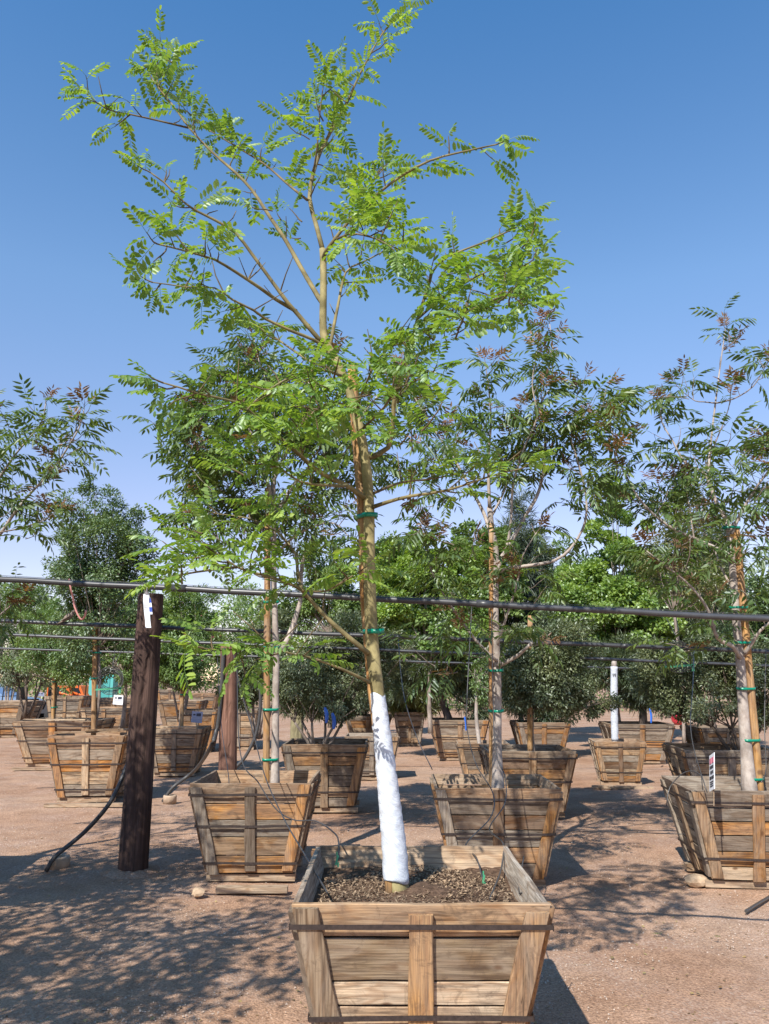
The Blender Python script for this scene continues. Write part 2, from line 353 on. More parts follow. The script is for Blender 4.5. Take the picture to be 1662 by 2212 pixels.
def make_gravel():
    n = 40000; Y = 3.6 + rng.random(n) ** 1.5 * 9; X = rng.uniform(-0.55, 0.55, n) * Y * 1.05
    keep = (np.sin(X * 3.1 + np.sin(Y * 2.3)) + np.sin(Y * 3.7 + 1.4 * np.sin(X * 1.7))) > rng.normal(.1, .9, n); X = X[keep]; Y = Y[keep]; n = len(X)
    s = 0.0022 + 0.0062 * rng.random(n) ** 3
    t = np.array([[1, 0, 0], [-.5, .87, 0], [-.5, -.87, 0], [0, 0, .9]], float)
    ang = rng.uniform(0, 6.28, n); c, sn = np.cos(ang), np.sin(ang)
    T = np.repeat(t[None], n, 0) * (1 + rng.normal(0, .25, (n, 4, 3)))
    V = np.stack([T[..., 0] * c[:, None] - T[..., 1] * sn[:, None], T[..., 0] * sn[:, None] + T[..., 1] * c[:, None], T[..., 2]], -1) * s[:, None, None]
    V += np.stack([X, Y, 0.003 + 0.010 * np.sin(X * 2.1 + 1.3 * np.sin(Y * 0.9)) + 0.009 * np.sin(Y * 2.7 + X * 0.8 + 1.0) - 0.012 + 0 * X], -1)[:, None]
    F = (np.arange(n)[:, None, None] * 4 + np.array([[0, 1, 3], [1, 2, 3], [2, 0, 3]])[None]).reshape(-1, 3)
    tag(obj('gravel', tri_mesh('gravel', V, F, M['pebble'])), 'pale grit and small pebbles strewn over the reddish soil', 'gravel', kind='stuff')
make_gravel()

def make_litter():
    n = 1700; Y = 4.0 + rng.random(n) ** 1.3 * 9; X = rng.uniform(-.52, .52, n) * Y; a = rng.uniform(0, 6.28, n); L = rng.uniform(.008, .030, n); W = L * rng.uniform(.12, .4, n)
    P = np.stack([X, Y, 0.006 + 0.010 * np.sin(X * 2.1 + 1.3 * np.sin(Y * 0.9)) + 0.009 * np.sin(Y * 2.7 + X * 0.8 + 1.0) - 0.012], -1)
    d = np.stack([np.cos(a), np.sin(a), rng.normal(.1, .15, n)], -1); q = np.stack([-np.sin(a), np.cos(a), rng.normal(.1, .3, n)], -1)
    V = np.stack([P - d * L[:, None] / 2, P + q * W[:, None], P + d * L[:, None] / 2, P - q * W[:, None]], 1)
    tag(obj('leaf_litter', tri_mesh('leaf_litter', V, np.arange(n * 4).reshape(-1, 4), leaf_mat('dry_litter', (.16, .09, .05), (.42, .33, .16), trans=.1, gloss=.02))), 'dry leaf bits and twigs scattered over the soil', 'litter', kind='stuff')
make_litter()

# ------------------------------------------------------------------ planter boxes
GREY, TAN, ORANGE, CREAM, BROWN = (.31, .265, .215), (.42, .27, .15), (.47, .235, .08), (.57, .435, .29), (.19, .105, .055)
PALETTE = [GREY, TAN, GREY, ORANGE, CREAM, BROWN, TAN, (.18, .14, .105), ORANGE]
TAPER, TH, SK = 0.30, 0.024, 0.065           # bottom is this much narrower; plank thickness; skid height
def half(z): return 0.5 - TAPER / 2 * (1 - (z - SK) / (0.80 - SK))   # unit box: 1 m wide, 0.8 m high
def plank_mesh(z0, z1, seed, inset=0.0):
    r = random.Random(seed); ns = 7; vs = []; gr = []
    bow = r.uniform(-.003, .003)
    for i in range(ns):
        s = -1 + 2 * i / (ns - 1); prof = []
        a = z0 + 0.003 + r.uniform(0, .004); b = z1 - 0.003 - r.uniform(0, .004)
        o = r.uniform(-.0015, .0015) + bow * (1 - s * s)
        for z, dy in ((a, 0), (b - .003, 0), (b, .003), (b, TH), (a, TH)):
            h = half(z); x = s * (h - inset) + (r.uniform(-.004, .004) if abs(s) == 1 and inset == 0 else 0)
            prof.append((x, -h + dy + o, z))
        vs += prof; gr += [(p[0], p[2], p[1]) for p in prof]
    k = 5; fs = []
    for i in range(ns - 1):
        for j in range(k): fs.append((i * k + j, (i + 1) * k + j, (i + 1) * k + (j + 1) % k, i * k + (j + 1) % k))
    fs += [tuple(range(k)), tuple((ns - 1) * k + j for j in range(k))[::-1]]
    mb = MB(); mb.add(vs, fs, gr); return mb.mesh('plank', M['wood'])
def batten_mesh(pos, seed, w=0.088, t=0.022, z0=SK + 0.01, z1=0.775):
    r = random.Random(seed); n = 6; vs = []; gr = []
    z1 += r.uniform(-.018, .012); z0 += r.uniform(-.02, .02); w *= r.uniform(.9, 1.1)
    for i in range(n):
        z = z0 + (z1 - z0) * i / (n - 1); h = half(z)
        cx = pos * (h - w / 2 - .002) + r.uniform(-.0025, .0025); ww = w / 2 + r.uniform(-.003, .003)
        for dx, dy in ((-ww, 0.0005), (ww, 0.0005), (ww, -t + .003), (ww - .003, -t), (-ww + .003, -t), (-ww, -t + .003)):
            vs.append((cx + dx, -h + dy, z)); gr.append((z, cx + dx, dy))
    k = 6; fs = [(i * k + j, i * k + (j + 1) % k, (i + 1) * k + (j + 1) % k, (i + 1) * k + j) for i in range(n - 1) for j in range(k)]
    fs += [tuple(range(k))[::-1], tuple((n - 1) * k + j for j in range(k))]
    mb = MB(); mb.add(vs, fs, gr); return mb.mesh('batten', M['wood'])
def strap_mesh(z, seed, hgt=0.019):
    r = random.Random(seed); h = half(z) + 0.0245; mb = MB(); ring = []
    c = 0.006
    for sx, sy in ((-1, -1), (1, -1), (1, 1), (-1, 1)):
        a = (sx * (h - c), sy * h); b = (sx * h, sy * (h - c))
        ring += [b, a] if sx * sy > 0 else [a, b]
    full = []
    for i in range(8):
        a, b = ring[i], ring[(i + 1) % 8]; m = 4 if math.dist(a, b) > .1 else 1
        for k in range(m): t = k / m; full.append((a[0] + (b[0] - a[0]) * t, a[1] + (b[1] - a[1]) * t, z + r.uniform(-.004, .004)))
    n = len(full); vs = []
    for x, y, zz in full:
        s = 1 + .0025 / h; vs += [(x, y, zz - hgt / 2), (x, y, zz + hgt / 2), (x * s, y * s, zz + hgt / 2), (x * s, y * s, zz - hgt / 2)]
    fs = [(i * 4 + j, ((i + 1) % n) * 4 + j, ((i + 1) % n) * 4 + (j + 1) % 4, i * 4 + (j + 1) % 4) for i in range(n) for j in range(4)]
    mb.add(vs, fs); return mb.mesh('strap', M['strap'])
def soil_mesh(seed, level):
    r = np.random.default_rng(seed); n = 25; h = half(level) - TH * 0.55
    g = np.linspace(-h, h, n); X, Y = np.meshgrid(g, g, indexing='ij')
    Z = level + 0.012 * np.sin(X * 9 + seed) * np.cos(Y * 8) + r.normal(0, .004, X.shape) + 0.03 * np.exp(-(X ** 2 + Y ** 2) / .03)
    V = np.stack([X, Y, Z], -1).reshape(-1, 3); i = (np.arange(n - 1)[:, None] * n + np.arange(n - 1)[None]).ravel()
    return tri_mesh('soil', V, np.stack([i, i + n, i + n + 1, i + 1], -1), M['soil'], True)
def skid_mesh(seed):
    r = random.Random(seed); mb = MB()
    mb.box((0, 0, 0.0265), (0.76 + r.uniform(-.04, .05), 0.11, 0.055)); return mb.mesh('skid', M['skid'])
COURSES = [[SK, .175, .30, .43, .545, .655, .80], [SK, .21, .36, .50, .63, .80], [SK, .15, .26, .385, .64, .80], [SK, .19, .32, .46, .58, .70, .80], [SK, .17, .285, .395, .493, .665, .80]]
STRAPS = [[.70, .24], [.705, .45, .15], [.72, .385], [.71, .43], [.71, .355, .12]]
VAR = []
for v in range(5):
    c = COURSES[v]
    VAR.append(dict(front=[plank_mesh(c[i], c[i + 1], v * 50 + i) for i in range(len(c) - 1)],
                    side=[plank_mesh(c[i], c[i + 1], v * 50 + 20 + i, TH + .001) for i in range(len(c) - 1)],
                    bat=[[batten_mesh(p, v * 90 + 7 * q + 3 * s) for q, p in enumerate((-1, 0, 1))] for s in range(2)],
                    strap=[strap_mesh(z, v * 9 + k) for k, z in enumerate(STRAPS[v])],
                    soil=soil_mesh(v + 3, .645 if v < 4 else .69), skid=skid_mesh(v)))
BOXG = 'planter boxes set out in rows'
def planter(label, X, Y, w, h, yaw=0.0, var=0, warm=0.0, colors=None, bats=None, tops=None, seed=None, cat='planter box'):
    r = random.Random(seed if seed is not None else hash(label) % 9999)
    e = empty('planter_box', (X, Y, 0), R(yaw), label, cat, BOXG); e.scale = (w, w, h / 0.8); V = VAR[var]
    def pick(): 
        c = r.choice(PALETTE); k = r.uniform(.68, 1.18); return (c[0] * k * (1 + warm), c[1] * k, c[2] * k * (1 - warm))
    for s in range(4):
        for i, me in enumerate(V['front'] if s % 2 == 0 else V['side']):
            col = colors[i] if (colors and s == 0) else pick()
            if i == len(V['front']) - 1 and not colors: col = tuple(.5 * a + .5 * b for a, b in zip(col, GREY))
            if tops and tops[s] and i == len(V['front']) - 1: col = tops[s]
            o = obj('plank', me, e, col); o.rotation_euler = (0, 0, s * math.pi / 2)
        for q, me in enumerate(V['bat'][s % 2]):
            o = obj('batten', me, e, bats[q] if bats and s == 0 else pick()); o.rotation_euler = (0, 0, s * math.pi / 2)
    for me in V['strap']: obj('strap', me, e)
    obj('soil', V['soil'], e)
    for y in (-.27, .27):
        o = obj('skid', V['skid'], e); o.location = (0, y, 0.0)
    return e
def box_px(label, xl, xr, yt, yb=None, Y=None, yaw=0.0, **kw):
    xc = (xl + xr) / 2
    if Y is None: Y = on_ground(xc, yb).y - 0.10
    pl, pr, pc = at(xl, yt, Y), at(xr, yt, Y), at(xc, yt, Y)
    w = pr.x - pl.x; h = pc.z
    return planter(label, pc.x, Y + w / 2, w, h, yaw, **kw), Vector((pc.x, Y + w / 2, h * .645 / .8))
B = {}
B['A'] = box_px('large weathered box in front holding the wrapped feathery tree, cut by the bottom edge', 630, 1190, 1951, Y=3.29, var=4, seed=4,
                colors=[TAN, TAN, (.60, .46, .31), (.62, .48, .33), (.27, .20, .125), (.45, .29, .16)], bats=[(.30, .225, .15), (.48, .27, .11), (.42, .25, .12)], tops=[None, (.52, .46, .39), (.50, .36, .235), (.42, .35, .28)])
B['A'][0].scale[1] *= 1.12; B['A'][0].location.y += .06; B['A'][1].y += .06; B['A'][1].z += .045 * B['A'][0].scale[2]
B['B'] = box_px('three-strap box just right of the dark pole, its soil sunk low inside', 410, 672, 1691, 1908, var=1, seed=8)
B['C'] = box_px('grey rimmed box right behind the front box, holding the pale trunked ash', 943, 1217, 1702, 1920, yaw=-1.5, var=3, seed=12)
B['D'] = box_px('rough box with the white notice, half cut off by the frame edge', 1512, 1792, 1708, 1925, yaw=-6, var=0, seed=5)
B['E'] = box_px('box of the many-stemmed olive green shrub, behind the three-strap box', 610, 792, 1607, 1757, var=0, seed=21)
B['F'] = box_px('small pale box peeking out behind the white wrapped trunk', 745, 862, 1590, 1685, var=1, seed=22)
B['G1'] = box_px('shaded far box between the olive shrub stems and the white wrap', 745, 846, 1546, 1604, var=0, seed=23)
B['G2'] = box_px('dark far box just beyond the white wrap with soil shadow', 852, 918, 1538, 1611, var=3, seed=24)
B['H'] = box_px('big dark stained box with the leaning dark pine trunk', 933, 1056, 1555, 1643, var=1, seed=25)
B['I'] = box_px('small grey box holding a slim young pale trunk, left of the ash trunk', 991, 1104, 1606, 1690, yaw=-3, var=2, seed=26)
B['J'] = box_px('box with dark band behind the ash trunk, holding an orange stake', 1056, 1246, 1622, 1768, var=3, seed=27)
B['K'] = box_px('square dark box far behind the orange stake', 1119, 1233, 1560, 1640, var=0, seed=28)
B['L'] = box_px('bleached narrow box of the white wrapped sapling', 1293, 1401, 1602, 1697, yaw=-7, var=0, seed=29)
B['M'] = box_px('dark weathered box behind the bleached narrow box', 1325, 1461, 1564, 1650, yaw=-4, var=3, seed=30)
B['N'] = box_px('wide box behind the white notice, with the low dark shrub', 1492, 1690, 1620, 1765, yaw=-6, var=1, seed=31)
B['O'] = box_px('shaded far box behind the forked stems of the low dark shrub', 1514, 1640, 1572, 1640, var=0, seed=32)
B['P'] = box_px('box left of the dark pole with doubled bands and loose slats on top', 100, 264, 1588, 1734, yaw=3, var=1, seed=33, warm=.05)
B['Q'] = box_px('clean orange tan box with a pointed stake, left of the slat-topped box', 28, 196, 1557, 1657, yaw=1, var=1, seed=34, warm=.06)
B['R'] = box_px('leftmost far box, cut by the frame edge', -72, 50, 1515, 1594, yaw=4, var=0, seed=35, warm=.05)
B['S'] = box_px('shaded far box between the leftmost box and the pole rows', 98, 176, 1503, 1580, yaw=5, var=3, seed=36)
B['T'] = box_px('tan far box with a white tag behind the slat-topped box', 172, 271, 1529, 1608, yaw=3, var=2, seed=37, warm=.05)
B['T2'] = box_px('grey far box directly behind the white tagged box', 196, 290, 1508, 1572, yaw=2, var=0, seed=38)
B['U'] = box_px('clean tan box right of the dark pole with three grey bands', 312, 434, 1573, 1677, yaw=3, var=1, seed=39, warm=.06)
B['V'] = box_px('pale plank box behind the dark notice card', 384, 466, 1533, 1625, yaw=2, var=3, seed=40)
B['V2'] = box_px('brown far box between the reddish pole and the leaning grey trunk', 474, 556, 1530, 1620, yaw=2, var=0, seed=41)
B['W'] = box_px('far box with pale rim just above the pointed stake card', 340, 432, 1513, 1582, yaw=2, var=2, seed=42)
B['X1'] = box_px('farthest dark box left of the tiny red post', 338, 394, 1489, 1545, yaw=2, var=1, seed=43)
B['X2'] = box_px('farthest small grey box beyond the pale rimmed box', 402, 470, 1497, 1550, yaw=2, var=0, seed=44)
B['LA'] = (planter('box of the broad ash beyond the left frame edge', -4.05, 6.7, 1.05, .82, 2, var=1, seed=45), Vector((-4.05, 6.7, .66)))
B['LN'] = (planter('box of the shading tree beyond the lower left frame corner', -3.2, 2.1, 1.05, .82, 0, var=0, seed=46), Vector((-3.2, 2.1, .66)))
def top_soil(k): return B[k][1]

def make_mulch():
    c = top_soil('A'); e = B['A'][0]; n = 7500
    P = np.stack([rng.uniform(-.43, .43, n), rng.uniform(-.43, .43, n), .697 + rng.random(n) * .010 + 0 * rng.random(n)], -1)
    P[:, 2] += 0.03 * np.exp(-(P[:, 0] ** 2 + P[:, 1] ** 2) / .03) + 0.012 * np.sin(P[:, 0] * 9 + 5) * np.cos(P[:, 1] * 8)
    L = rng.uniform(.004, .026, n); W = rng.uniform(.0012, .0042, n); a = rng.uniform(0, 6.28, n); tl = rng.normal(0, .35, n)
    d = np.stack([np.cos(a), np.sin(a), tl], -1); s = np.stack([-np.sin(a), np.cos(a), rng.normal(0, .4, n)], -1)
    V = np.stack([P - d * L[:, None] / 2, P + s * W[:, None], P + d * L[:, None] / 2, P - s * W[:, None]], 1)
    F = np.arange(n * 4).reshape(-1, 4)
    g = np.repeat(np.stack([P[:, 0] * 3, P[:, 1] * 9, P[:, 2]], -1), 4, 0)
    tag(obj('mulch', tri_mesh('mulch', V, F, leaf_mat('mulch_bits', (.06, .037, .025), (.38, .28, .20), trans=0.0, gloss=0.02), grain=g), e), kind='stuff')
make_mulch()
def loose_slats():
    e, c = B['P']; top = B['P'][0].scale[2] * .8
    for i, (dx, dy, ln, a) in enumerate(((-.06, -.1, .95, .28), (.28, .05, .9, .5))):
        mb = MB(); mb.box((0, 0, .014), (ln, .06, .024)); o = mb.build('timber_offcut', M['wood'], None, TAN)
        o.location = (c.x + dx, c.y + dy, top + .002 + .026 * i); o.rotation_euler = (0, 0, a)
        tag(o, ('thin slat laid across the slat-topped box, on its near corner', 'thin slat laid across the slat-topped box, leaning over its far corner')[i], 'slat', 'loose slats on the box')
    for k, lab in (('Q', 'pale board lying across the clean orange tan box'), ('U', 'pale board lying across the clean tan box right of the pole')):
        e, c = B[k]; mb = MB(); mb.box((0, 0, .014), (e.scale[0] * .8, .12, .024)); o = mb.build('loose_board', M['wood'], None, CREAM)
        o.location = (c.x + .02, c.y - e.scale[0] * .42, e.scale[2] * .8 + .001); tag(o, lab, 'board', 'boards laid on boxes')
loose_slats()

# ------------------------------------------------------------------ foliage
def frames(D, up, tilt):
    """orthonormal frames (n,3,3): columns side, along, normal"""
    D = D / np.linalg.norm(D, axis=1, keepdims=True)
    Nn = up + rng.normal(0, tilt, D.shape); S = np.cross(D, Nn); S /= np.linalg.norm(S, axis=1, keepdims=True) + 1e-9
    Nn = np.cross(S, D); return np.stack([S, D, Nn], -1)
def stamp(T, F, P, Fr, s):
    """copies of a template (k,3) at P with frames and sizes"""
    V = P[:, None] + np.einsum('nij,kj->nki', Fr, T) * s[:, None, None]
    return V.reshape(-1, 3), (np.arange(len(P))[:, None, None] * len(T) + F[None]).reshape(-1, F.shape[1])
LEAF_T = lambda l, w, d=.12: (np.array([[0, 0, 0], [w / 2, l * .45, .12 * w], [0, l, -d * l], [-w / 2, l * .45, .12 * w]]), np.array([[0, 1, 2], [0, 2, 3]]))
def compound(pairs, L, ll, lw, droop, hang, r, stalk=.18, shape='oblong', term=True):
    """one feather leaf lying along +Y, normal +Z; droop bends the midrib, hang drops the leaflets"""
    V = []; F = []
    def mid(t): return np.array([0, L * (t - .10 * droop * t * t), -L * droop * .55 * t * t])
    n = 6; w = L * .006
    for i in range(n + 1):
        p = mid(i / n); q = w * (1.4 - i / n); V += [p + [q, 0, 0], p + [-q, 0, 0], p + [0, 0, -1.6 * q]]
    for i in range(n):
        a = i * 3
        for j in range(3):
            b, c = a + j, a + (j + 1) % 3; F += [[b, c, c + 3], [b, c + 3, b + 3]]
    def leaflet(p, side, t, l, wd):
        o = len(V); tang = mid(min(1, t + .02)) - mid(t - .02); tang /= np.linalg.norm(tang)
        ang = r.uniform(.95, 1.25) if side else 0
        dirn = np.array([side * math.sin(ang), 0, 0]) + tang * math.cos(ang) + np.array([0, 0, -hang * r.uniform(.6, 1.3) * (1 if side else .3)])
        dirn /= np.linalg.norm(dirn); nrm = np.array([-side * hang * .5 + r.uniform(-.25, .25), r.uniform(-.2, .2), 1.0]); sd = np.cross(dirn, nrm); sd /= np.linalg.norm(sd); nrm = np.cross(sd, dirn)
        if shape == 'oblong': pr = ((.30, .5), (.72, .5))
        else: pr = ((.22, .46), (.55, .42))
        b = p + dirn * l * .06; tip = p + dirn * l - nrm * l * .08
        V.extend([b] + [b + dirn * l * u + sd * wd * h + nrm * wd * .12 for u, h in pr] + [tip] + [b + dirn * l * u - sd * wd * h + nrm * wd * .12 for u, h in reversed(pr)])
        F.extend([[o, o + 1, o + 2], [o, o + 2, o + 3], [o, o + 3, o + 4], [o, o + 4, o + 5]])
    for k in range(pairs):
        t = stalk + (1 - stalk) * (k + .3) / pairs; sc = .78 + .45 * math.sin(math.pi * (.12 + .76 * (k + .5) / pairs))
        for side in (-1, 1): (r.random() > .04) and leaflet(mid(min(.99, t + side * .012)), side, t, ll * sc * r.uniform(.72, 1.15), lw * sc * r.uniform(.75, 1.15))
    if term: leaflet(mid(1.0), 0, .98, ll * .95, lw)
    return np.array(V), np.array(F)
rr = random.Random(3)
TIPU = [compound(p, L, .047, .0175, d, h, rr) for p, L, d, h in ((7, .20, .3, .15), (8, .23, .6, .35), (6, .17, .2, .05), (7, .21, .9, .6), (8, .24, .45, .2), (6, .15, .1, .9), (5, .13, .15, .3), (8, .22, .2, .5), (9, .25, .7, .1), (6, .18, .5, .8), (7, .19, -.2, .3), (5, .12, .4, .6))]
ASH = [compound(p, L, .085, .021, d, h, rr, .25, 'lance') for p, L, d, h in ((4, .22, .7, .5), (5, .26, 1.0, .7), (4, .20, .4, .3), (3, .18, .6, .6), (5, .25, .8, .9))]
ASHY = [compound(p, L, .060, .016, d, h, rr, .2, 'lance') for p, L, d, h in ((4, .11, .0, -.2), (3, .10, .2, .0), (4, .13, .3, .2))]

def crown_from(leaves, sets, parent, nparts, near_first=True, idx=None):
    """leaves: list of (set, variant, point, frame, size); the largest become leaf objects, the rest one crown"""
    C = np.array([l[2] for l in leaves]); d = np.linalg.norm(C - np.array([0, 0, CAM_H]), axis=1) - np.array([l[4] for l in leaves]) * 2.0
    order = np.argsort(d); meshes = {}
    for j in order[:nparts]:
        s, v, p, fr, sz = leaves[j]; key = (s, v)
        if key not in meshes: meshes[key] = tri_mesh('leaf', sets[s][0][v][0], sets[s][0][v][1], sets[s][1])
        o = obj('leaf', meshes[key], parent); m = Matrix([list(fr[i] * sz) + [p[i]] for i in range(3)] + [[0, 0, 0, 1]])
        o.matrix_parent_inverse = parent.matrix_world.inverted() if parent else Matrix(); o.matrix_basis = Matrix.Translation(-Vector(parent.location)) @ m
        o.matrix_parent_inverse = Matrix()
    for s in range(len(sets)):
        Vs = []; Fs = []; off = 0
        for v in range(len(sets[s][0])):
            sel = [leaves[j] for j in order[nparts:] if leaves[j][0] == s and leaves[j][1] == v]
            if not sel: continue
            V, F = stamp(sets[s][0][v][0], sets[s][0][v][1], np.array([q[2] for q in sel]), np.array([q[3] for q in sel]), np.array([q[4] for q in sel]))
            Vs.append(V); Fs.append(F + off); off += len(V)
        if Vs:
            V = np.concatenate(Vs) - np.array(parent.location)[None]
            tag(obj('crown' if s == 0 else 'young_growth', tri_mesh('crown', V, np.concatenate(Fs), sets[s][1]), parent), kind='stuff')

def px_path(poly, y0, y1, step=0.06):
    n = len(poly); return smooth_path([at(x, y, y0 + (y1 - y0) * (i / (n - 1)) ** 0.9) for i, (x, y) in enumerate(poly)], step)
def rel(pts, e): return [p - e.location for p in pts]

def traced_tree(name, label, cat, base, base_Y, trunk, tr, branches, sets, bark, twigbark, nparts, spread, leaf_size, young=0.0, twig=(.10, .30), per=5, clusters=(), bare=0, tr_n=12, thin=1.0, limb=None, slim=1.0):
    """trunk and limbs follow the pixels they were measured at, each at its own depth; twigs and leaves grow from the limbs"""
    e = empty(name, base, 0, label, cat)
    tp = px_path(trunk, base_Y, base_Y + .02)
    tp[0] = Vector((tp[0].x, tp[0].y, base[2] - .03))
    mb = MB(); n = len(tp); mb.tube(rel(tp, e), [tr[0] + (tr[1] - tr[0]) * (i / (n - 1)) ** .8 + (.35 * tr[0] * math.exp(-i * .5)) for i in range(n)], tr_n, jitter=.02)
    mb.build('trunk', bark, e)
    leaves = []; r = random.Random(len(label)); twigs = MB()
    def put(p, d, size, s=0, tilt=.35):
        d = Vector(d); v = r.randrange(len(sets[s][0]))
        fr = frames(np.array([d]), np.array([[0, 0, 1.0]]), tilt)[0]
        leaves.append((s, v, np.array(p), fr, size * r.uniform(.78, 1.2)))
    def grow(p, d, L, n, tip_young):
        d = d.normalized(); pts = [p]; q = d.copy()
        for k in range(4):
            q = (q + Vector((r.gauss(0, .18), r.gauss(0, .18), r.gauss(.10, .15)))).normalized(); pts.append(pts[-1] + q * L / 4)
        twigs.tube(rel(pts, e), [.0045, .004, .0034, .0028, .002], 4, False)
        sd = Vector((-q.y, q.x, 0)); sd = sd.normalized() if sd.length > .1 else Vector((1, 0, 0))
        for k in range(n):
            t = (k + .6) / n; i = min(3, int(t * 4)); pp = pts[i].lerp(pts[i + 1], t * 4 - i)
            sgn = 1 if k % 2 else -1
            ld = q * .55 + sd * sgn * r.uniform(.5, 1.1) + Vector((r.gauss(0, .25), r.gauss(0, .25), r.gauss(-.05, .3)))
            yy = tip_young and t > .45
            if yy: put(pp, q * .9 + sd * sgn * .6 + Vector((r.gauss(0, .3), r.gauss(0, .3), .25)), leaf_size * .95, 1, .6)
            else: put(pp, ld, leaf_size)
        put(pts[-1], q + Vector((r.gauss(0, .2), r.gauss(0, .2), 0)), leaf_size * .85, 1 if tip_young else 0)
    for poly, dy0, dy1, r0, r1, dens, tstart in branches:
        P = px_path(poly, base_Y + dy0, base_Y + dy1)
        if name == 'feathery_tree' and len(P) > 12: P = P[:int(len(P) * .93)]
        m = MB(); n = len(P)
        m.tube(rel(P, e), [(r0 + (r1 - r0) * (i / (n - 1)) ** .85) * slim for i in range(n)], 8, jitter=.03); m.build('branch', (limb or bark) if r0 > .009 else twigbark, e)
        ln = sum((P[i + 1] - P[i]).length for i in range(n - 1)); k = max(1, int(ln * dens * thin))
        for j in range(k):
            t = tstart + (1 - tstart) * (j + r.random()) / k; i = min(n - 2, int(t * (n - 1))); p = P[i].lerp(P[i + 1], t * (n - 1) - i)
            tg = (P[i + 1] - P[i]).normalized(); side = tg.cross(Vector((r.gauss(0, 1), r.gauss(0, 1), r.gauss(0, 1)))).normalized()
            dirn = tg * r.uniform(.3, .9) + side + Vector((0, 0, .25)); L = r.uniform(*twig) * (1.15 - .4 * t)
            grow(p, dirn, L, max(2, int(per * r.uniform(.6, 1.3))), young and (r.random() < young * (.25 + t)))
        if dens > 0: grow(P[-1], P[-1] - P[-3], .07, per + 1, young > 0)
        for _ in range(bare if ln > .5 else 0):                        # bare sticks
            t = r.uniform(.2, .95); i = min(n - 2, int(t * (n - 1))); d = (Vector((r.gauss(0, .6), r.gauss(0, .6), 1))).normalized(); L = r.uniform(.08, .22)
            twigs.tube(rel([P[i], P[i] + d * L * .5, P[i] + d * L + Vector((r.gauss(0, .015), 0, 0))], e), [.004, .003, .0018], 4, False)
    for cx, cy, rx, ry, dy, cnt in clusters:                            # leafy shoots off the limbs
        for _ in range(cnt):
            a = r.uniform(0, 6.28); q = math.sqrt(r.random()); p = at(cx + rx * q * math.cos(a), cy + ry * q * math.sin(a), base_Y + dy + r.gauss(0, spread))
            grow(p, Vector((p.x - base[0], p.y - base[1], 0)).normalized() + Vector((r.gauss(0, .5), r.gauss(0, .5), r.gauss(.15, .4))), r.uniform(*twig), max(2, int(per * r.uniform(.7, 1.2))), young and r.random() < young * .6)
    if twigs.v: tag(twigs.build('twigs', twigbark, e), kind='stuff')
    crown_from(leaves, sets, e, nparts)
    return e, tp

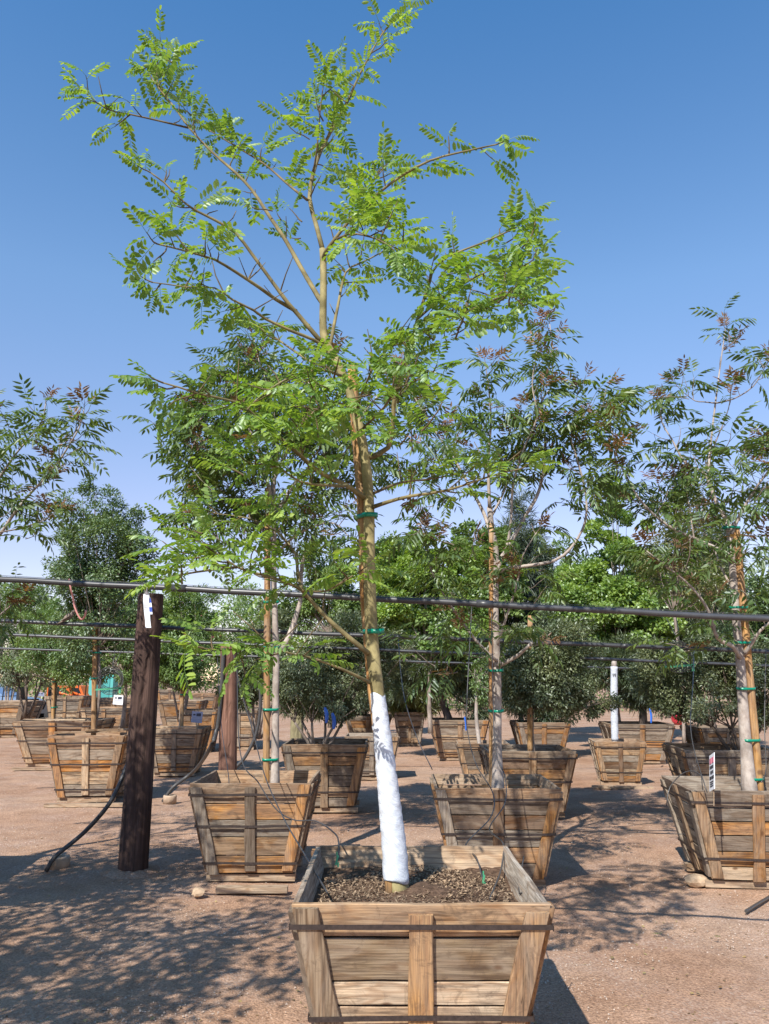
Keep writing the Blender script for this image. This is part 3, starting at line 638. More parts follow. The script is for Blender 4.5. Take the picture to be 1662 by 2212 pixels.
# ---- the wrapped feathery tree in front
cA = top_soil('A'); YA = cA.y
trunkA = [(862, 1945), (856, 1870), (848, 1790), (833, 1650), (816, 1500), (805, 1400), (800, 1300), (798, 1200), (797, 1080), (790, 1000), (778, 930), (765, 880), (745, 820), (722, 770), (703, 738), (698, 700), (699, 640), (699, 577), (697, 538)]
brA = [
 ([(697, 538), (683, 484), (669, 429), (677, 374), (690, 335), (704, 305), (722, 273), (749, 222), (784, 148), (823, 78), (874, 12), (890, -14)], .02, .25, .016, .004, 7, .15),
 ([(677, 374), (684, 330), (688, 290), (693, 230), (700, 175)], .05, -.15, .007, .003, 9, .2),
 ([(699, 560), (703, 546), (722, 519), (751, 482), (792, 441), (847, 394), (929, 347), (1018, 324), (1073, 312), (1110, 303)], .02, -.35, .014, .004, 7, .25),
 ([(714, 745), (730, 663), (747, 589), (777, 569), (823, 546), (878, 503)], .02, .35, .012, .004, 8, .3),
 ([(792, 990), (839, 967), (850, 900), (853, 857), (872, 789), (893, 729), (901, 694), (929, 608), (936, 585), (968, 554), (1042, 525), (1108, 495), (1150, 474)], .02, -.45, .017, .004, 7, .3),
 ([(901, 690), (956, 644), (1030, 597), (1073, 581), (1120, 578)], -.22, .15, .008, .003, 9, .25),
 ([(896, 726), (975, 690), (1038, 659), (1092, 630), (1125, 655)], -.2, -.55, .008, .003, 9, .2),
 ([(699, 655), (689, 643), (650, 577), (618, 520), (583, 468), (545, 411), (509, 373), (457, 327), (411, 278), (372, 225), (340, 186), (322, 158), (312, 138)], .02, .35, .018, .0045, 5, .45),
 ([(664, 432), (621, 397), (572, 355), (516, 320), (470, 292), (432, 267), (390, 225)], .0, .6, .009, .003, 8, .2),
 ([(407, 276), (340, 260), (277, 246), (231, 236), (186, 202)], .3, .1, .007, .003, 11, .25),
 ([(350, 200), (338, 165), (348, 135), (362, 120)], .3, .5, .006, .003, 13, .1),
 ([(700, 742), (688, 731), (643, 678), (622, 654), (586, 605), (544, 548), (509, 503), (464, 475), (428, 457), (397, 436), (355, 394), (326, 373), (294, 336)], .02, -.4, .016, .004, 5, .5),
 ([(640, 672), (597, 647), (562, 622), (509, 587), (467, 562), (446, 555), (397, 541), (340, 527), (300, 520)], .0, -.75, .013, .004, 9, .5),
 ([(715, 760), (680, 735), (633, 716), (576, 690), (548, 670), (502, 647), (464, 622), (400, 620), (330, 610), (280, 618)], .02, -.5, .012, .003, 10, .5),
 ([(735, 800), (680, 785), (633, 756), (577, 717), (530, 690)], .02, .55, .011, .004, 6, .6),
 ([(787, 1075), (750, 1049), (689, 1019), (645, 980), (605, 946), (549, 897), (512, 869), (427, 850), (353, 827), (300, 836)], .0, -.85, .017, .004, 11, .25),
 ([(750, 1049), (700, 1048), (647, 1040), (600, 1010), (540, 1000)], -.2, -.5, .010, .003, 11, .3),
 ([(794, 1410), (780, 1398), (718, 1346), (661, 1285), (647, 1271), (605, 1253), (560, 1240), (512, 1225), (460, 1190), (400, 1180)], -.02, -.5, .017, .004, 12, .5),
 ([(655, 1278), (643, 1243), (638, 1196), (600, 1150), (540, 1120), (470, 1110)], -.25, -.1, .010, .003, 12, .3),
 ([(512, 1225), (450, 1232), (400, 1240), (360, 1250)], -.42, -.75, .007, .003, 15, .1),
 ([(661, 1276), (708, 1276), (769, 1239)], -.25, -.45, .006, .003, 8, .4),
 ([(800, 1475), (780, 1464), (736, 1444), (675, 1421), (640, 1415), (587, 1400), (540, 1398)], -.02, -.55, .010, .003, 8, .45),
 ([(536, 1398), (480, 1405), (440, 1400)], -.55, -.7, .004, .002, 12, .0),
 ([(804, 1096), (839, 1084), (886, 1072), (970, 1058), (1056, 1030), (1123, 1013), (1195, 1000)], .0, -.55, .013, .003, 7, .55),
 ([(806, 1066), (867, 1042), (928, 1035), (1010, 1020)], .0, .35, .009, .003, 8, .4),
 ([(745, 815), (700, 800), (640, 810), (570, 850), (520, 900)], .0, -.65, .010, .003, 11, .2),
 ([(770, 890), (730, 870), (690, 880), (640, 930)], .0, -.6, .009, .003, 11, .2),
 ([(780, 930), (830, 880), (860, 840), (930, 810)], .0, -.7, .009, .003, 11, .25),
 ([(770, 890), (790, 830), (830, 760), (900, 730)], .0, -.4, .008, .003, 10, .25),
 ([(722, 519), (760, 505), (810, 515), (850, 535)], -.05, -.7, .008, .003, 13, .2),
 ([(751, 482), (770, 430), (800, 400), (840, 350)], -.05, .25, .007, .003, 11, .2)]
clA = [(700, 820, 60, 45, -.5, 5), (820, 880, 70, 60, -.4, 6), (640, 900, 80, 60, -.5, 4), (880, 940, 60, 40, -.5, 4), (430, 1160, 70, 50, -.4, 5), (400, 1230, 45, 40, -.6, 4),
       (700, 960, 70, 60, -.35, 5), (560, 1060, 70, 50, -.3, 5), (840, 500, 60, 40, -.3, 5), (640, 470, 60, 50, .0, 4), (700, 300, 40, 60, .1, 4), (760, 180, 30, 50, .1, 2), (1080, 560, 60, 40, -.35, 7), (1110, 625, 40, 40, -.4, 5), (1040, 670, 60, 40, -.45, 6), (970, 720, 60, 40, -.3, 6), (930, 640, 50, 60, -.2, 4), (340, 150, 40, 40, .35, 3)]
tipu, tpA = traced_tree('feathery_tree', 'tall slim feathery-leaved tree with white wrapped trunk in the front box', 'tree', (cA.x + .04, cA.y, cA.z), YA, trunkA, (.042, .017), brA,
                   [(TIPU, M['tipu_leaf'])], M['bark_tipu'], M['bark_twig'], 300, .18, .82, 0.0, (.05, .17), 3, clA, bare=4, tr_n=14, thin=.82, limb=M['bark_limb'], slim=.86)
def wrap_on(tree, path, r0, r1, z0, z1, label):
    """cloth strip wound in a rising spiral, each turn lapping over the one below, with creases"""
    P = [p for p in path if z0 <= p.z <= z1]; P = [Vector((P[0].x, P[0].y, z0))] + P[1:]; r = random.Random(5)
    n = 110; m = 30; vs = []; gr = []
    ph = [r.uniform(0, 6.28) for _ in range(8)]
    for i in range(n):
        t = i / (n - 1) * (len(P) - 1); k = min(len(P) - 2, int(t)); c = P[k].lerp(P[k + 1], t - k) - tree.location; q = i / (n - 1); z = c.z
        for j in range(m):
            th = 2 * math.pi * j / m; lap = ((z / .085) + th / (2 * math.pi) + .10 * math.sin(th * 2 + ph[0])) % 1.0
            rad = r0 + (r1 - r0) * q + .0016 * lap + .0009 * math.sin(th * 3 + z * 60 + ph[1]) + .0006 * math.sin(th * 5 - z * 95 + ph[2]) + .0006 * math.sin(z * 140 + th * 2 + 2 * math.sin(th + ph[3])) + r.uniform(-.0005, .0005)
            if i in (0, n - 1): rad += .002 * math.sin(th * 4 + ph[4])
            vs.append((c.x + math.cos(th) * rad, c.y + math.sin(th) * rad, z + (.010 * math.sin(th * 2 + ph[5]) if i in (0, n - 1) else 0))); gr.append((q, math.cos(th) * rad * 6 + lap, math.sin(th) * rad * 6))
    fs = [(i * m + j, i * m + (j + 1) % m, (i + 1) * m + (j + 1) % m, (i + 1) * m + j) for i in range(n - 1) for j in range(m)] + [tuple(range(m))[::-1], tuple((n - 1) * m + j for j in range(m))]
    mb = MB(); mb.add(vs, fs, gr, True); tag(mb.build('trunk_wrap', M['wrap'], tree), label)
wrap_on(tipu, tpA, .058, .035, cA.z + .06, at(815, 1490, YA).z, 'crinkled white cloth wound round the lower trunk')

# ---- stakes
def stake(label, pts, r, mat, ties=(), tie_r=None, tie_off=(0, 0)):
    P = smooth_path(pts, .15); b = P[0]
    e = empty('wooden_stake', b, 0, label, 'stake', 'stakes tied to the trunks')
    mb = MB(); n = len(P); mb.tube([p - b for p in P], [r * random.uniform(.94, 1.05) for _ in P], 10, jitter=.03)
    tip = P[-1] - b; mb.build('pole', mat, e)
    for z in ties:
        i = min(range(n), key=lambda k: abs(P[k].z - z)); c = P[i] - b; mb = MB(); m = 20; vs = []; fs = []
        dx, dy = tie_off; ln = math.hypot(dx, dy); rr_ = tie_r or r
        for k in range(m):
            a = 2 * math.pi * k / m; u = Vector((math.cos(a), math.sin(a), 0))
            side = u.x * dx + u.y * dy; base = Vector((dx, dy, 0)) if side > 0 else Vector((0, 0, 0)); rad = (rr_ if side > 0 else r) + .004
            for h, q in ((-.011, 0), (.011, 0), (.011, .002), (-.011, .002)):
                vs.append(Vector((c.x, c.y, z - b.z)) + base + u * (rad + q) + Vector((0, 0, h + .004 * math.sin(a))))
        for k in range(m):
            for j in range(4): fs.append((k * 4 + j, ((k + 1) % m) * 4 + j, ((k + 1) % m) * 4 + (j + 1) % 4, k * 4 + (j + 1) % 4))
        mb.add(vs, fs, smooth=True); mb.build('tie', M['tie'], e)
    return e
zA = lambda y, Y: at(831, y, Y).z
sA = [Vector((at(846, 1940, YA - .02).x, YA - .02, cA.z - .02)), at(838, 1800, YA), at(826, 1650, YA + .0), at(806, 1490, YA + .015), at(790, 1300, YA + .05), at(786, 1180, YA + .05), at(782, 1080, YA + .05), at(772, 960, YA + .05), at(764, 860, YA + .04), at(762, 790, YA + .03)]
stake('splintered orange stake tied behind the feathery tree trunk', sA, .026, M['stake'], (zA(1363, YA), zA(1112, YA)), .034, (.035, -.045))

# ---- the ash trees of the second row
YB = B['B'][1].y; YC = B['C'][1].y; YD = B['D'][1].y
def soil_base(k, x): c = top_soil(k); return (at(x, 1690, c.y).x, c.y, c.z)
LS = 1.12
brB = [
 ([(596, 1412), (620, 1385), (640, 1330), (650, 1290), (655, 1210), (690, 1130), (720, 1060)], .0, .5, .030, .006, 5, .5),
 ([(591, 1100), (570, 1010), (540, 930), (500, 880), (450, 890), (415, 930)], .0, -.5, .022, .005, 8, .25),
 ([(590, 1050), (600, 960), (585, 860), (560, 780), (548, 730)], .02, .25, .022, .005, 8, .25),
 ([(590, 1040), (630, 950), (650, 860), (690, 790), (700, 740)], .02, .3, .020, .005, 8, .25),
 ([(591, 1120), (640, 1040), (700, 980), (760, 920), (820, 850), (850, 790)], .02, .5, .020, .005, 8, .25),
 ([(592, 1180), (540, 1110), (480, 1060), (430, 1020), (410, 980)], .0, .4, .016, .004, 8, .25),
 ([(592, 1230), (540, 1180), (480, 1170), (430, 1120)], .0, -.3, .012, .004, 8, .3),
 ([(592, 1200), (650, 1150), (720, 1130), (770, 1180)], .02, -.5, .014, .004, 8, .3)]
clB = [(450, 930, 60, 70, .1, 12), (470, 1030, 70, 60, .1, 12), (530, 800, 60, 60, .2, 10), (480, 960, 80, 80, .1, 26), (560, 860, 90, 90, .2, 26), (650, 950, 90, 90, .2, 22), (500, 1080, 90, 70, .1, 22), (620, 1100, 80, 70, .3, 14), (740, 1000, 80, 80, .4, 16), (820, 900, 60, 90, .4, 12), (900, 900, 50, 70, .4, 6)]
ashB, _ = traced_tree('ash_tree', 'dense dark ash behind the feathery tree crown, in the three-strap box', 'tree', soil_base('B', 594), YB, [(594, 1700), (596, 1500), (597, 1420), (594, 1330), (592, 1250), (592, 1100), (590, 1040)], (.036, .022), brB,
            [(ASH, M['ash_leaf']), (ASHY, M['ash_young'])], M['bark_ash'], M['bark_mid'], 260, .35, LS, .35, (.12, .34), 5, clB)
brC = [
 ([(1068, 1190), (1050, 1120), (1020, 1060), (980, 990), (920, 900), (870, 810)], .0, .5, .020, .005, 7, .35),
 ([(1058, 1095), (1056, 1040), (1056, 984), (1061, 907), (1056, 840), (1049, 787)], .0, -.2, .018, .004, 10, .25),
 ([(1072, 1220), (1090, 1195), (1133, 1118), (1166, 1056), (1178, 960), (1171, 864), (1190, 840), (1195, 758), (1188, 700)], .0, .2, .022, .004, 8, .35),
 ([(1072, 1240), (1095, 1180), (1104, 1128), (1109, 1046), (1135, 960), (1160, 900), (1150, 830), (1160, 760)], .0, -.4, .016, .004, 8, .35),
 ([(1072, 1245), (1090, 1229), (1200, 1210), (1250, 1160), (1267, 1109), (1262, 1046), (1243, 979), (1234, 936), (1248, 850)], .0, -.2, .018, .004, 4, .3),
 ([(1234, 940), (1270, 900), (1300, 880), (1310, 840)], -.2, -.1, .008, .003, 12, .1),
 ([(1074, 1425), (1065, 1421), (1029, 1384), (989, 1330), (956, 1279), (927, 1218), (920, 1160)], .0, -.4, .018, .004, 7, .3),
 ([(1074, 1440), (1090, 1432), (1120, 1415), (1150, 1388)], .0, -.3, .022, .012, 0, .0),
 ([(1072, 1400), (1095, 1330), (1115, 1270), (1130, 1200), (1160, 1150)], .0, -.5, .014, .004, 6, .4),
 ([(1060, 1120), (1090, 1060), (1110, 1000), (1100, 930)], .0, .4, .012, .004, 9, .2)]
clC = [(1060, 950, 60, 90, -.1, 10), (1200, 930, 90, 60, .1, 13), (1130, 1000, 90, 60, .1, 7), (960, 1130, 60, 70, -.2, 11), (1000, 1220, 60, 70, -.3, 10), (1220, 1090, 70, 50, -.1, 7), (1140, 1260, 70, 60, -.3, 5),
       (980, 1430, 45, 55, -.4, 6), (1080, 1380, 50, 40, -.4, 4), (1290, 900, 30, 40, -.1, 5), (1120, 1370, 40, 30, -.4, 2), (950, 1000, 40, 60, .3, 5)]
ashC, _ = traced_tree('ash_tree', 'loose ash with red shoot tips behind the front box', 'tree', soil_base('C', 1075), YC, [(1075, 1710), (1073, 1600), (1074, 1500), (1073, 1430), (1070, 1350), (1070, 1250), (1071, 1190), (1062, 1140), (1058, 1095)], (.050, .026), brC,
            [(ASH, M['ash_leaf']), (ASHY, M['ash_young'])], M['bark_ash'], M['bark_mid'], 260, .3, LS, .5, (.11, .30), 4, clC, bare=2, thin=.85)
brD = [
 ([(1576, 1150), (1570, 1125), (1546, 1080), (1522, 1022), (1483, 1003), (1450, 946), (1430, 912), (1426, 878)], .0, .2, .024, .004, 6, .35),
 ([(1582, 1215), (1570, 1195), (1507, 1166), (1440, 1133), (1387, 1085), (1358, 1037), (1334, 984), (1320, 925)], .0, -.4, .020, .004, 5, .35),
 ([(1600, 1425), (1585, 1397), (1550, 1378), (1531, 1320), (1493, 1267), (1440, 1224), (1397, 1190)], .0, -.5, .022, .005, 7, .3),
 ([(1530, 1045), (1532, 1000), (1536, 955), (1546, 869), (1560, 763), (1567, 715)], .1, .3, .013, .005, 2, .0),
 ([(1532, 990), (1550, 946), (1574, 883), (1579, 840)], .15, .0, .008, .003, 5, .4),
 ([(1546, 871), (1584, 862), (1627, 835), (1656, 787), (1668, 770)], .2, .1, .008, .003, 7, .4),
 ([(1546, 871), (1520, 868), (1502, 866), (1480, 850), (1464, 835)], .2, .3, .007, .003, 10, .4),
 ([(1578, 1160), (1600, 1110), (1632, 1056), (1670, 1000), (1690, 930)], .0, -.2, .018, .004, 9, .2),
 ([(1602, 1420), (1625, 1390), (1642, 1363), (1680, 1330), (1720, 1290)], .0, -.3, .018, .005, 4, .5),
 ([(1500, 1165), (1490, 1100), (1480, 1040)], -.2, .1, .008, .003, 7, .2),
 ([(1588, 1280), (1560, 1230), (1540, 1180), (1500, 1120), (1460, 1090)], .0, .4, .012, .003, 8, .3)]
clD = [(1590, 1050, 70, 60, .0, 18), (1640, 980, 60, 60, .0, 14), (1560, 1000, 60, 40, .1, 8), (1480, 1060, 60, 60, .1, 6), (1420, 1010, 60, 50, .0, 5), (1550, 1250, 80, 50, -.2, 7), (1480, 1180, 70, 50, -.2, 5), (1640, 1180, 50, 80, -.1, 7),
       (1360, 1000, 30, 50, -.3, 3), (1500, 1370, 70, 40, -.3, 5), (1560, 735, 20, 25, .3, 2), (1650, 780, 25, 40, .1, 4), (1480, 840, 30, 25, .3, 2)]
ashD, _ = traced_tree('ash_tree', 'sparse ash with tall bare leaders in the box with the white notice', 'tree', soil_base('D', 1618), YD, [(1620, 1710), (1611, 1600), (1604, 1500), (1600, 1430), (1592, 1350), (1585, 1250), (1578, 1170), (1574, 1133)], (.054, .028), brD,
            [(ASH, M['ash_leaf']), (ASHY, M['ash_young'])], M['bark_ash'], M['bark_mid'], 260, .3, LS, .45, (.11, .30), 4, clD, bare=2, thin=.85)
YL = 6.7
brL = [
 ([(-100, 1250), (-40, 1190), (0, 1155), (24, 1119), (57, 1076), (95, 1035), (129, 995), (148, 964), (172, 923), (182, 885)], .0, -.5, .020, .004, 8, .4),
 ([(-90, 1200), (-30, 1080), (20, 1000), (60, 950), (90, 912), (99, 872)], .0, -.3, .018, .004, 9, .3),
 ([(0, 1150), (50, 1140), (95, 1124), (122, 1104)], -.2, -.4, .007, .003, 9, .2),
 ([(-120, 1400), (-50, 1370), (10, 1320), (50, 1290)], .0, -.4, .012, .004, 11, .3),
 ([(-110, 1300), (-60, 1150), (-40, 1000), (-20, 900)], .0, .3, .018, .004, 8, .3),
 ([(-140, 1300), (-220, 1150), (-280, 1000)], .0, .3, .018, .004, 8, .3)]
clL = [(40, 990, 60, 50, -.3, 5), (120, 960, 45, 30, -.4, 2), (10, 1080, 40, 50, -.2, 4), (60, 1130, 35, 35, -.4, 2), (0, 920, 40, 40, .0, 2), (30, 1350, 45, 40, -.3, 2), (-80, 1000, 80, 120, 0, 7), (-200, 1050, 90, 130, .2, 7)]
ashL, _ = traced_tree('ash_tree', 'broad leaved ash reaching in over the left frame edge', 'tree', (-4.05, 6.7, .66), YL, [(-205, 1700), (-190, 1500), (-150, 1320), (-110, 1220)], (.05, .03), brL,
            [(ASH, M['ash_leaf']), (ASHY, M['ash_young'])], M['bark_ash'], M['bark_mid'], 200, .3, 1.0, .2, (.10, .26), 4, clL, thin=.8)
# stakes of the ash row
def st(k, x0, x1, y1, r, label, mat, ties, tie_r, off, Yo=-.02):
    c = top_soil(k); Y = c.y + Yo
    stake(label, [Vector((at(x0, 1690, Y).x, Y, c.z - .02)), at((x0 + x1) / 2, (1690 + y1) / 2, Y), at(x1, y1, Y)], r, mat, [zA(t, Y) for t in ties], tie_r, off)
st('B', 576, 579, 1055, .031, 'thick tan stake beside the dense dark ash', M['stake'], (1640, 1532, 1398, 1300), .03, (.07, .01))
st('C', 1061, 1062, 1130, .022, 'slim orange stake half hidden by the pale ash trunk', M['stake'], (1535, 1448), .05, (.05, -.02), -.0)
st('D', 1641, 1590, 1140, .034, 'long tan stake leaning with the sparse ash', M['stake'], (1682, 1598, 1487, 1388, 1312, 1140), .048, (-.07, -.0), -.0)

# ------------------------------------------------------------------ background trees and shrubs
LM = {
 'bright': leaf_mat('bright_maple_leaf', (.165, .28, .055), (.28, .39, .10), trans=.4, gloss=.07, patch=1.6),
 'mid': leaf_mat('mid_green_leaf', (.125, .21, .058), (.215, .30, .10), trans=.33, gloss=.05, patch=1.8),
 'glossy': leaf_mat('glossy_green_leaf', (.08, .145, .050), (.16, .23, .09), trans=.28, gloss=.07, patch=2.0),
 'olive': leaf_mat('grey_olive_leaf', (.11, .145, .070), (.21, .24, .135), trans=.22, gloss=.05, patch=2.2),
 'pine': leaf_mat('pine_needle', (.10, .145, .06), (.17, .215, .095), trans=.2, gloss=.08, patch=1.0),
 'pineblue': leaf_mat('bluish_needle', (.085, .125, .090), (.14, .185, .125), trans=.2, gloss=.08, patch=1.0),
 'yellow': leaf_mat('yellowish_leaf', (.14, .17, .045), (.22, .22, .075), trans=.35, gloss=.08, patch=1.6),
 'pink': leaf_mat('pink_flower', (.52, .14, .20), (.68, .30, .34), trans=.3, gloss=.03)}
def grown_tree(name, label, base, fork, blobs, n, leaf, lm, bark=None, tr=.035, stems=1, clump=.20, tilt=.6, needle=False, flowers=0, lean=(0, 0), seed=1, cat=None, group=None, drape=0.0):
    """a tapered trunk or several stems, limbs to every clump, and leaf sized faces through the clumps of the crown"""
    g = np.random.default_rng(seed); bark = bark or M['bark_mid']
    e = empty(name, base, 0, label, cat or ('shrub' if 'shrub' in name else 'tree'), group)
    b = np.array(base, float); CC = []; CR = []
    tot = sum(q[3] * q[4] * q[5] for q in blobs)
    for (dx, dy, zc, rx, ry, rz) in blobs:
        k = max(12, int(105 * (rx * ry * rz / tot) ** .75))
        d = g.normal(0, 1, (k, 3)); d /= np.linalg.norm(d, axis=1, keepdims=True); rad = (.25 + .80 * g.random(k) ** .6 + .25 * (g.random(k) > .88))[:, None]
        CC.append(np.array([dx, dy, zc - base[2]]) + d * rad * np.array([rx, ry, rz])); CR.append(np.full(k, clump * (rx * ry * rz) ** (1 / 3)) * g.uniform(.65, 1.5, k) + .03)
    CC = np.concatenate(CC); CR = np.concatenate(CR)
    mb = MB(); r = random.Random(seed); fz = fork - base[2]
    tips = []
    for s in range(stems):
        a = 2 * math.pi * (s + .3) / stems; sp = 0 if stems == 1 else .05
        top = Vector((lean[0] + (0 if stems == 1 else math.cos(a) * .32), lean[1] + (0 if stems == 1 else math.sin(a) * .25), fz))
        st_ = Vector((math.cos(a) * sp, math.sin(a) * sp, -.03)); P = smooth_path([st_, st_.lerp(top, .5) + Vector((r.gauss(0, .03), r.gauss(0, .03), 0)), top], .15)
        q = tr if stems == 1 else tr * .7; mb.tube(P, [q * (1.25 if i == 0 else 1 - .3 * i / len(P)) for i in range(len(P))], 9, jitter=.05); tips.append(top)
    mb.build('trunk', bark, e)
    lb = MB()
    for c in CC[::4]:
        c = Vector(c); t = min(tips, key=lambda q: (q - c).length); m_ = t.lerp(c, .5) + Vector((r.gauss(0, .06), r.gauss(0, .06), -.05)); q = min(tr * .35, .02)
        lb.tube([t, m_, c], [q, q * .6, .004], 5, False)
    lb.build('limbs', bark, e)
    n = int(n * 2.1); w = CR ** 2; idx = g.choice(len(CC), n, p=w / w.sum())
    d = g.normal(0, 1, (n, 3)); d /= np.linalg.norm(d, axis=1, keepdims=True)
    P = CC[idx] + d * (CR[idx] * g.random(n) ** .45)[:, None] * np.array([1, 1, .85]); P[:, 2] -= drape * g.random(n)
    out = P - CC.mean(0); out /= np.linalg.norm(out, axis=1, keepdims=True) + 1e-6
    D = d * .6 + out * .5 + g.normal(0, .5, (n, 3)); D[:, 2] -= .1
    T, F = LEAF_T(leaf[0], leaf[1]); up = np.array([[0, 0, 1.0]]) + out * .7
    V, FF = stamp(T, F, P, frames(D, up, tilt), g.uniform(.65, 1.25, n))
    tag(obj('crown', tri_mesh('crown', V, FF, LM[lm]), e), kind='stuff')
    if flowers:
        j = g.choice(n, flowers); T, F = LEAF_T(.05, .05); 
        V, FF = stamp(T, F, P[j] + out[j] * .06, frames(D[j], up[j], 1.0), g.uniform(.7, 1.3, flowers)); tag(obj('blossoms', tri_mesh('blossoms', V, FF, LM['pink']), e), kind='stuff')
    return e
def bpx(cx, cy, rx, ry, Y, b, dy=0.0, ryd=None):
    """a crown lobe measured in pixels at distance Y, relative to base point b"""
    c = at(cx, cy, Y + dy); s = Y / FOC / (CP - (1106 - cy) / FOC * SP) 
    return (c.x - b[0], c.y - b[1], c.z, rx * s, (ryd or rx * s * .9), ry * s * 1.02)
def px_tree(name, label, bx, Y, lobes, n, leaf, lm, base_z=None, box=None, fork_y=None, **kw):
    z = top_soil(box).z if box else (base_z or 0.0)
    if box: Y = top_soil(box).y
    b = (at(bx, 1500, Y).x if bx is not None else top_soil(box).x, Y, z)
    bl = [bpx(*(l + ((0,) if len(l) == 4 else ()))[:4], Y, b, l[4] if len(l) > 4 else 0) for l in lobes]
    fz = at(831, fork_y, Y).z if fork_y else max(z + .3, min(q[2] for q in bl))
    return grown_tree(name, label, b, fz, bl, n, leaf, lm, **kw)
SM = (.040, .019)
px_tree('evergreen_tree', 'round topped glossy evergreen standing in the slat-topped box', 205, 0, [(215, 1210, 105, 95), (205, 1110, 70, 60), (190, 1050, 26, 24), (285, 1190, 50, 60), (150, 1260, 55, 60), (250, 1290, 80, 50), (290, 1110, 26, 26), (190, 1360, 100, 55)], 17000, (.052, .024), 'glossy', box='P', fork_y=1400, tr=.03, seed=2, clump=.22)
px_tree('evergreen_tree', 'light green rounded tree on a pointed stake in the clean orange tan box', 120, 0, [(120, 1400, 85, 62), (90, 1340, 60, 45), (160, 1440, 60, 40)], 9000, (.06, .026), 'mid', box='Q', fork_y=1470, tr=.03, seed=3)
px_tree('olive_shrub', 'grey green olive shrub at the left frame edge above the blue car', 60, 21.5, [(45, 1420, 65, 55), (0, 1400, 60, 60), (95, 1450, 40, 35)], 6000, (.085, .022), 'olive', base_z=.7, stems=3, fork_y=1480, tr=.05, seed=4, bark=M['bark_dark'])
px_tree('oleander_shrub', 'oleander shrub dotted with pink flowers behind the dark pole', 395, 19.0, [(390, 1340, 70, 70), (450, 1380, 60, 60), (350, 1400, 50, 50), (420, 1290, 40, 30)], 9000, (.12, .026), 'mid', base_z=.7, stems=4, fork_y=1440, flowers=160, tr=.04, seed=5)
px_tree('oleander_shrub', 'far oleander with pale pink flowers above the upper pipe at left', 20, 26.0, [(20, 1300, 70, 40), (-40, 1330, 60, 60), (70, 1330, 50, 45)], 6000, (.15, .035), 'mid', base_z=.7, stems=4, fork_y=1420, flowers=220, tr=.04, seed=6)
px_tree('evergreen_tree', 'small evergreen on the pointed orange stake in the clean tan box', 393, 0, [(390, 1420, 55, 55), (410, 1460, 45, 25), (360, 1440, 40, 40)], 7000, (.06, .026), 'mid', box='U', fork_y=1490, tr=.028, seed=7)
px_tree('olive_shrub', 'dark olive shrub with many stems behind the tan staked ash', 690, 0, [(690, 1440, 95, 75), (640, 1480, 60, 50), (760, 1410, 80, 80), (800, 1470, 55, 50), (700, 1520, 90, 35), (850, 1400, 55, 60)], 17000, (.042, .019), 'olive', box='E', fork_y=1560, stems=6, tr=.03, seed=8, clump=.24)
px_tree('maple_tree', 'bright green maple-like tree right of the feathery trunk', 930, 16.5, [(920, 1290, 90, 90), (880, 1210, 60, 60), (990, 1250, 70, 80), (960, 1360, 90, 50), (850, 1330, 60, 60)], 20000, (.075, .06), 'bright', base_z=.6, fork_y=1440, tr=.05, seed=9, tilt=.8)
px_tree('evergreen_tree', 'dense grey green shrub tree on the orange stake behind the ash trunk', 1150, 0, [(1180, 1450, 85, 75), (1120, 1440, 60, 75), (1250, 1480, 60, 60), (1200, 1390, 80, 50), (1290, 1520, 40, 35), (1110, 1510, 50, 40)], 17000, (.044, .021), 'olive', box='J', fork_y=1530, tr=.03, seed=10, clump=.24)
px_tree('maple_tree', 'tall cone of bright green leaves between the two loose ashes', 1335, 17.5, [(1335, 1330, 115, 95), (1330, 1230, 90, 85), (1325, 1130, 60, 70), (1335, 1060, 30, 45), (1400, 1290, 60, 70), (1260, 1300, 70, 80), (1345, 1400, 90, 40)], 26000, (.075, .06), 'bright', base_z=.6, fork_y=1430, tr=.05, seed=11, tilt=.8)
px_tree('pine_tree', 'bluish young pine peeking between the red tipped ash limbs', 1125, 20.0, [(1125, 1090, 22, 40), (1128, 1150, 40, 50), (1130, 1230, 60, 60), (1125, 1310, 75, 60)], 9000, (.24, .012), 'pineblue', base_z=.6, fork_y=1200, tr=.06, seed=12, tilt=1.0)
px_tree('pine_tree', 'soft green pine behind the sparse ash trunk', 1535, 18.0, [(1535, 1150, 40, 50), (1540, 1220, 65, 60), (1530, 1300, 85, 60), (1545, 1370, 90, 50)], 10000, (.24, .012), 'pine', base_z=.6, fork_y=1250, tr=.06, seed=13, tilt=1.0)
px_tree('olive_shrub', 'low spreading dark shrub with forked stems behind the white notice', 1590, 0, [(1430, 1470, 85, 60), (1500, 1430, 80, 55), (1580, 1460, 90, 70), (1660, 1450, 90, 80), (1490, 1520, 80, 40), (1600, 1530, 80, 35), (1400, 1420, 50, 30)], 22000, (.042, .020), 'olive', box='N', fork_y=1570, stems=5, tr=.035, seed=14, bark=M['bark_dark'], clump=.24)
px_tree('pine_tree', 'pine with dark upright trunk in the weathered box behind the bleached box', 1386, 0, [(1370, 1440, 90, 50), (1420, 1480, 70, 40), (1300, 1450, 60, 45), (1390, 1500, 60, 25)], 12000, (.20, .011), 'pine', box='M', fork_y=1500, tr=.09, seed=15, bark=M['bark_dark'], tilt=1.0)
px_tree('pine_tree', 'pine with leaning dark trunk in the big dark stained box', 975, 0, [(950, 1430, 90, 55), (1010, 1460, 70, 50), (880, 1450, 55, 50), (1020, 1520, 40, 30)], 13000, (.20, .011), 'pine', box='H', fork_y=1480, tr=.09, seed=16, bark=M['bark_dark'], lean=(-.25, 0), tilt=1.0)
px_tree('pine_tree', 'low yellowish pine in the dark far box past the white wrap', 880, 0, [(880, 1480, 60, 45), (900, 1510, 50, 25), (850, 1500, 40, 35)], 8000, (.24, .013), 'yellow', box='G2', fork_y=1520, tr=.05, seed=17, tilt=1.0)
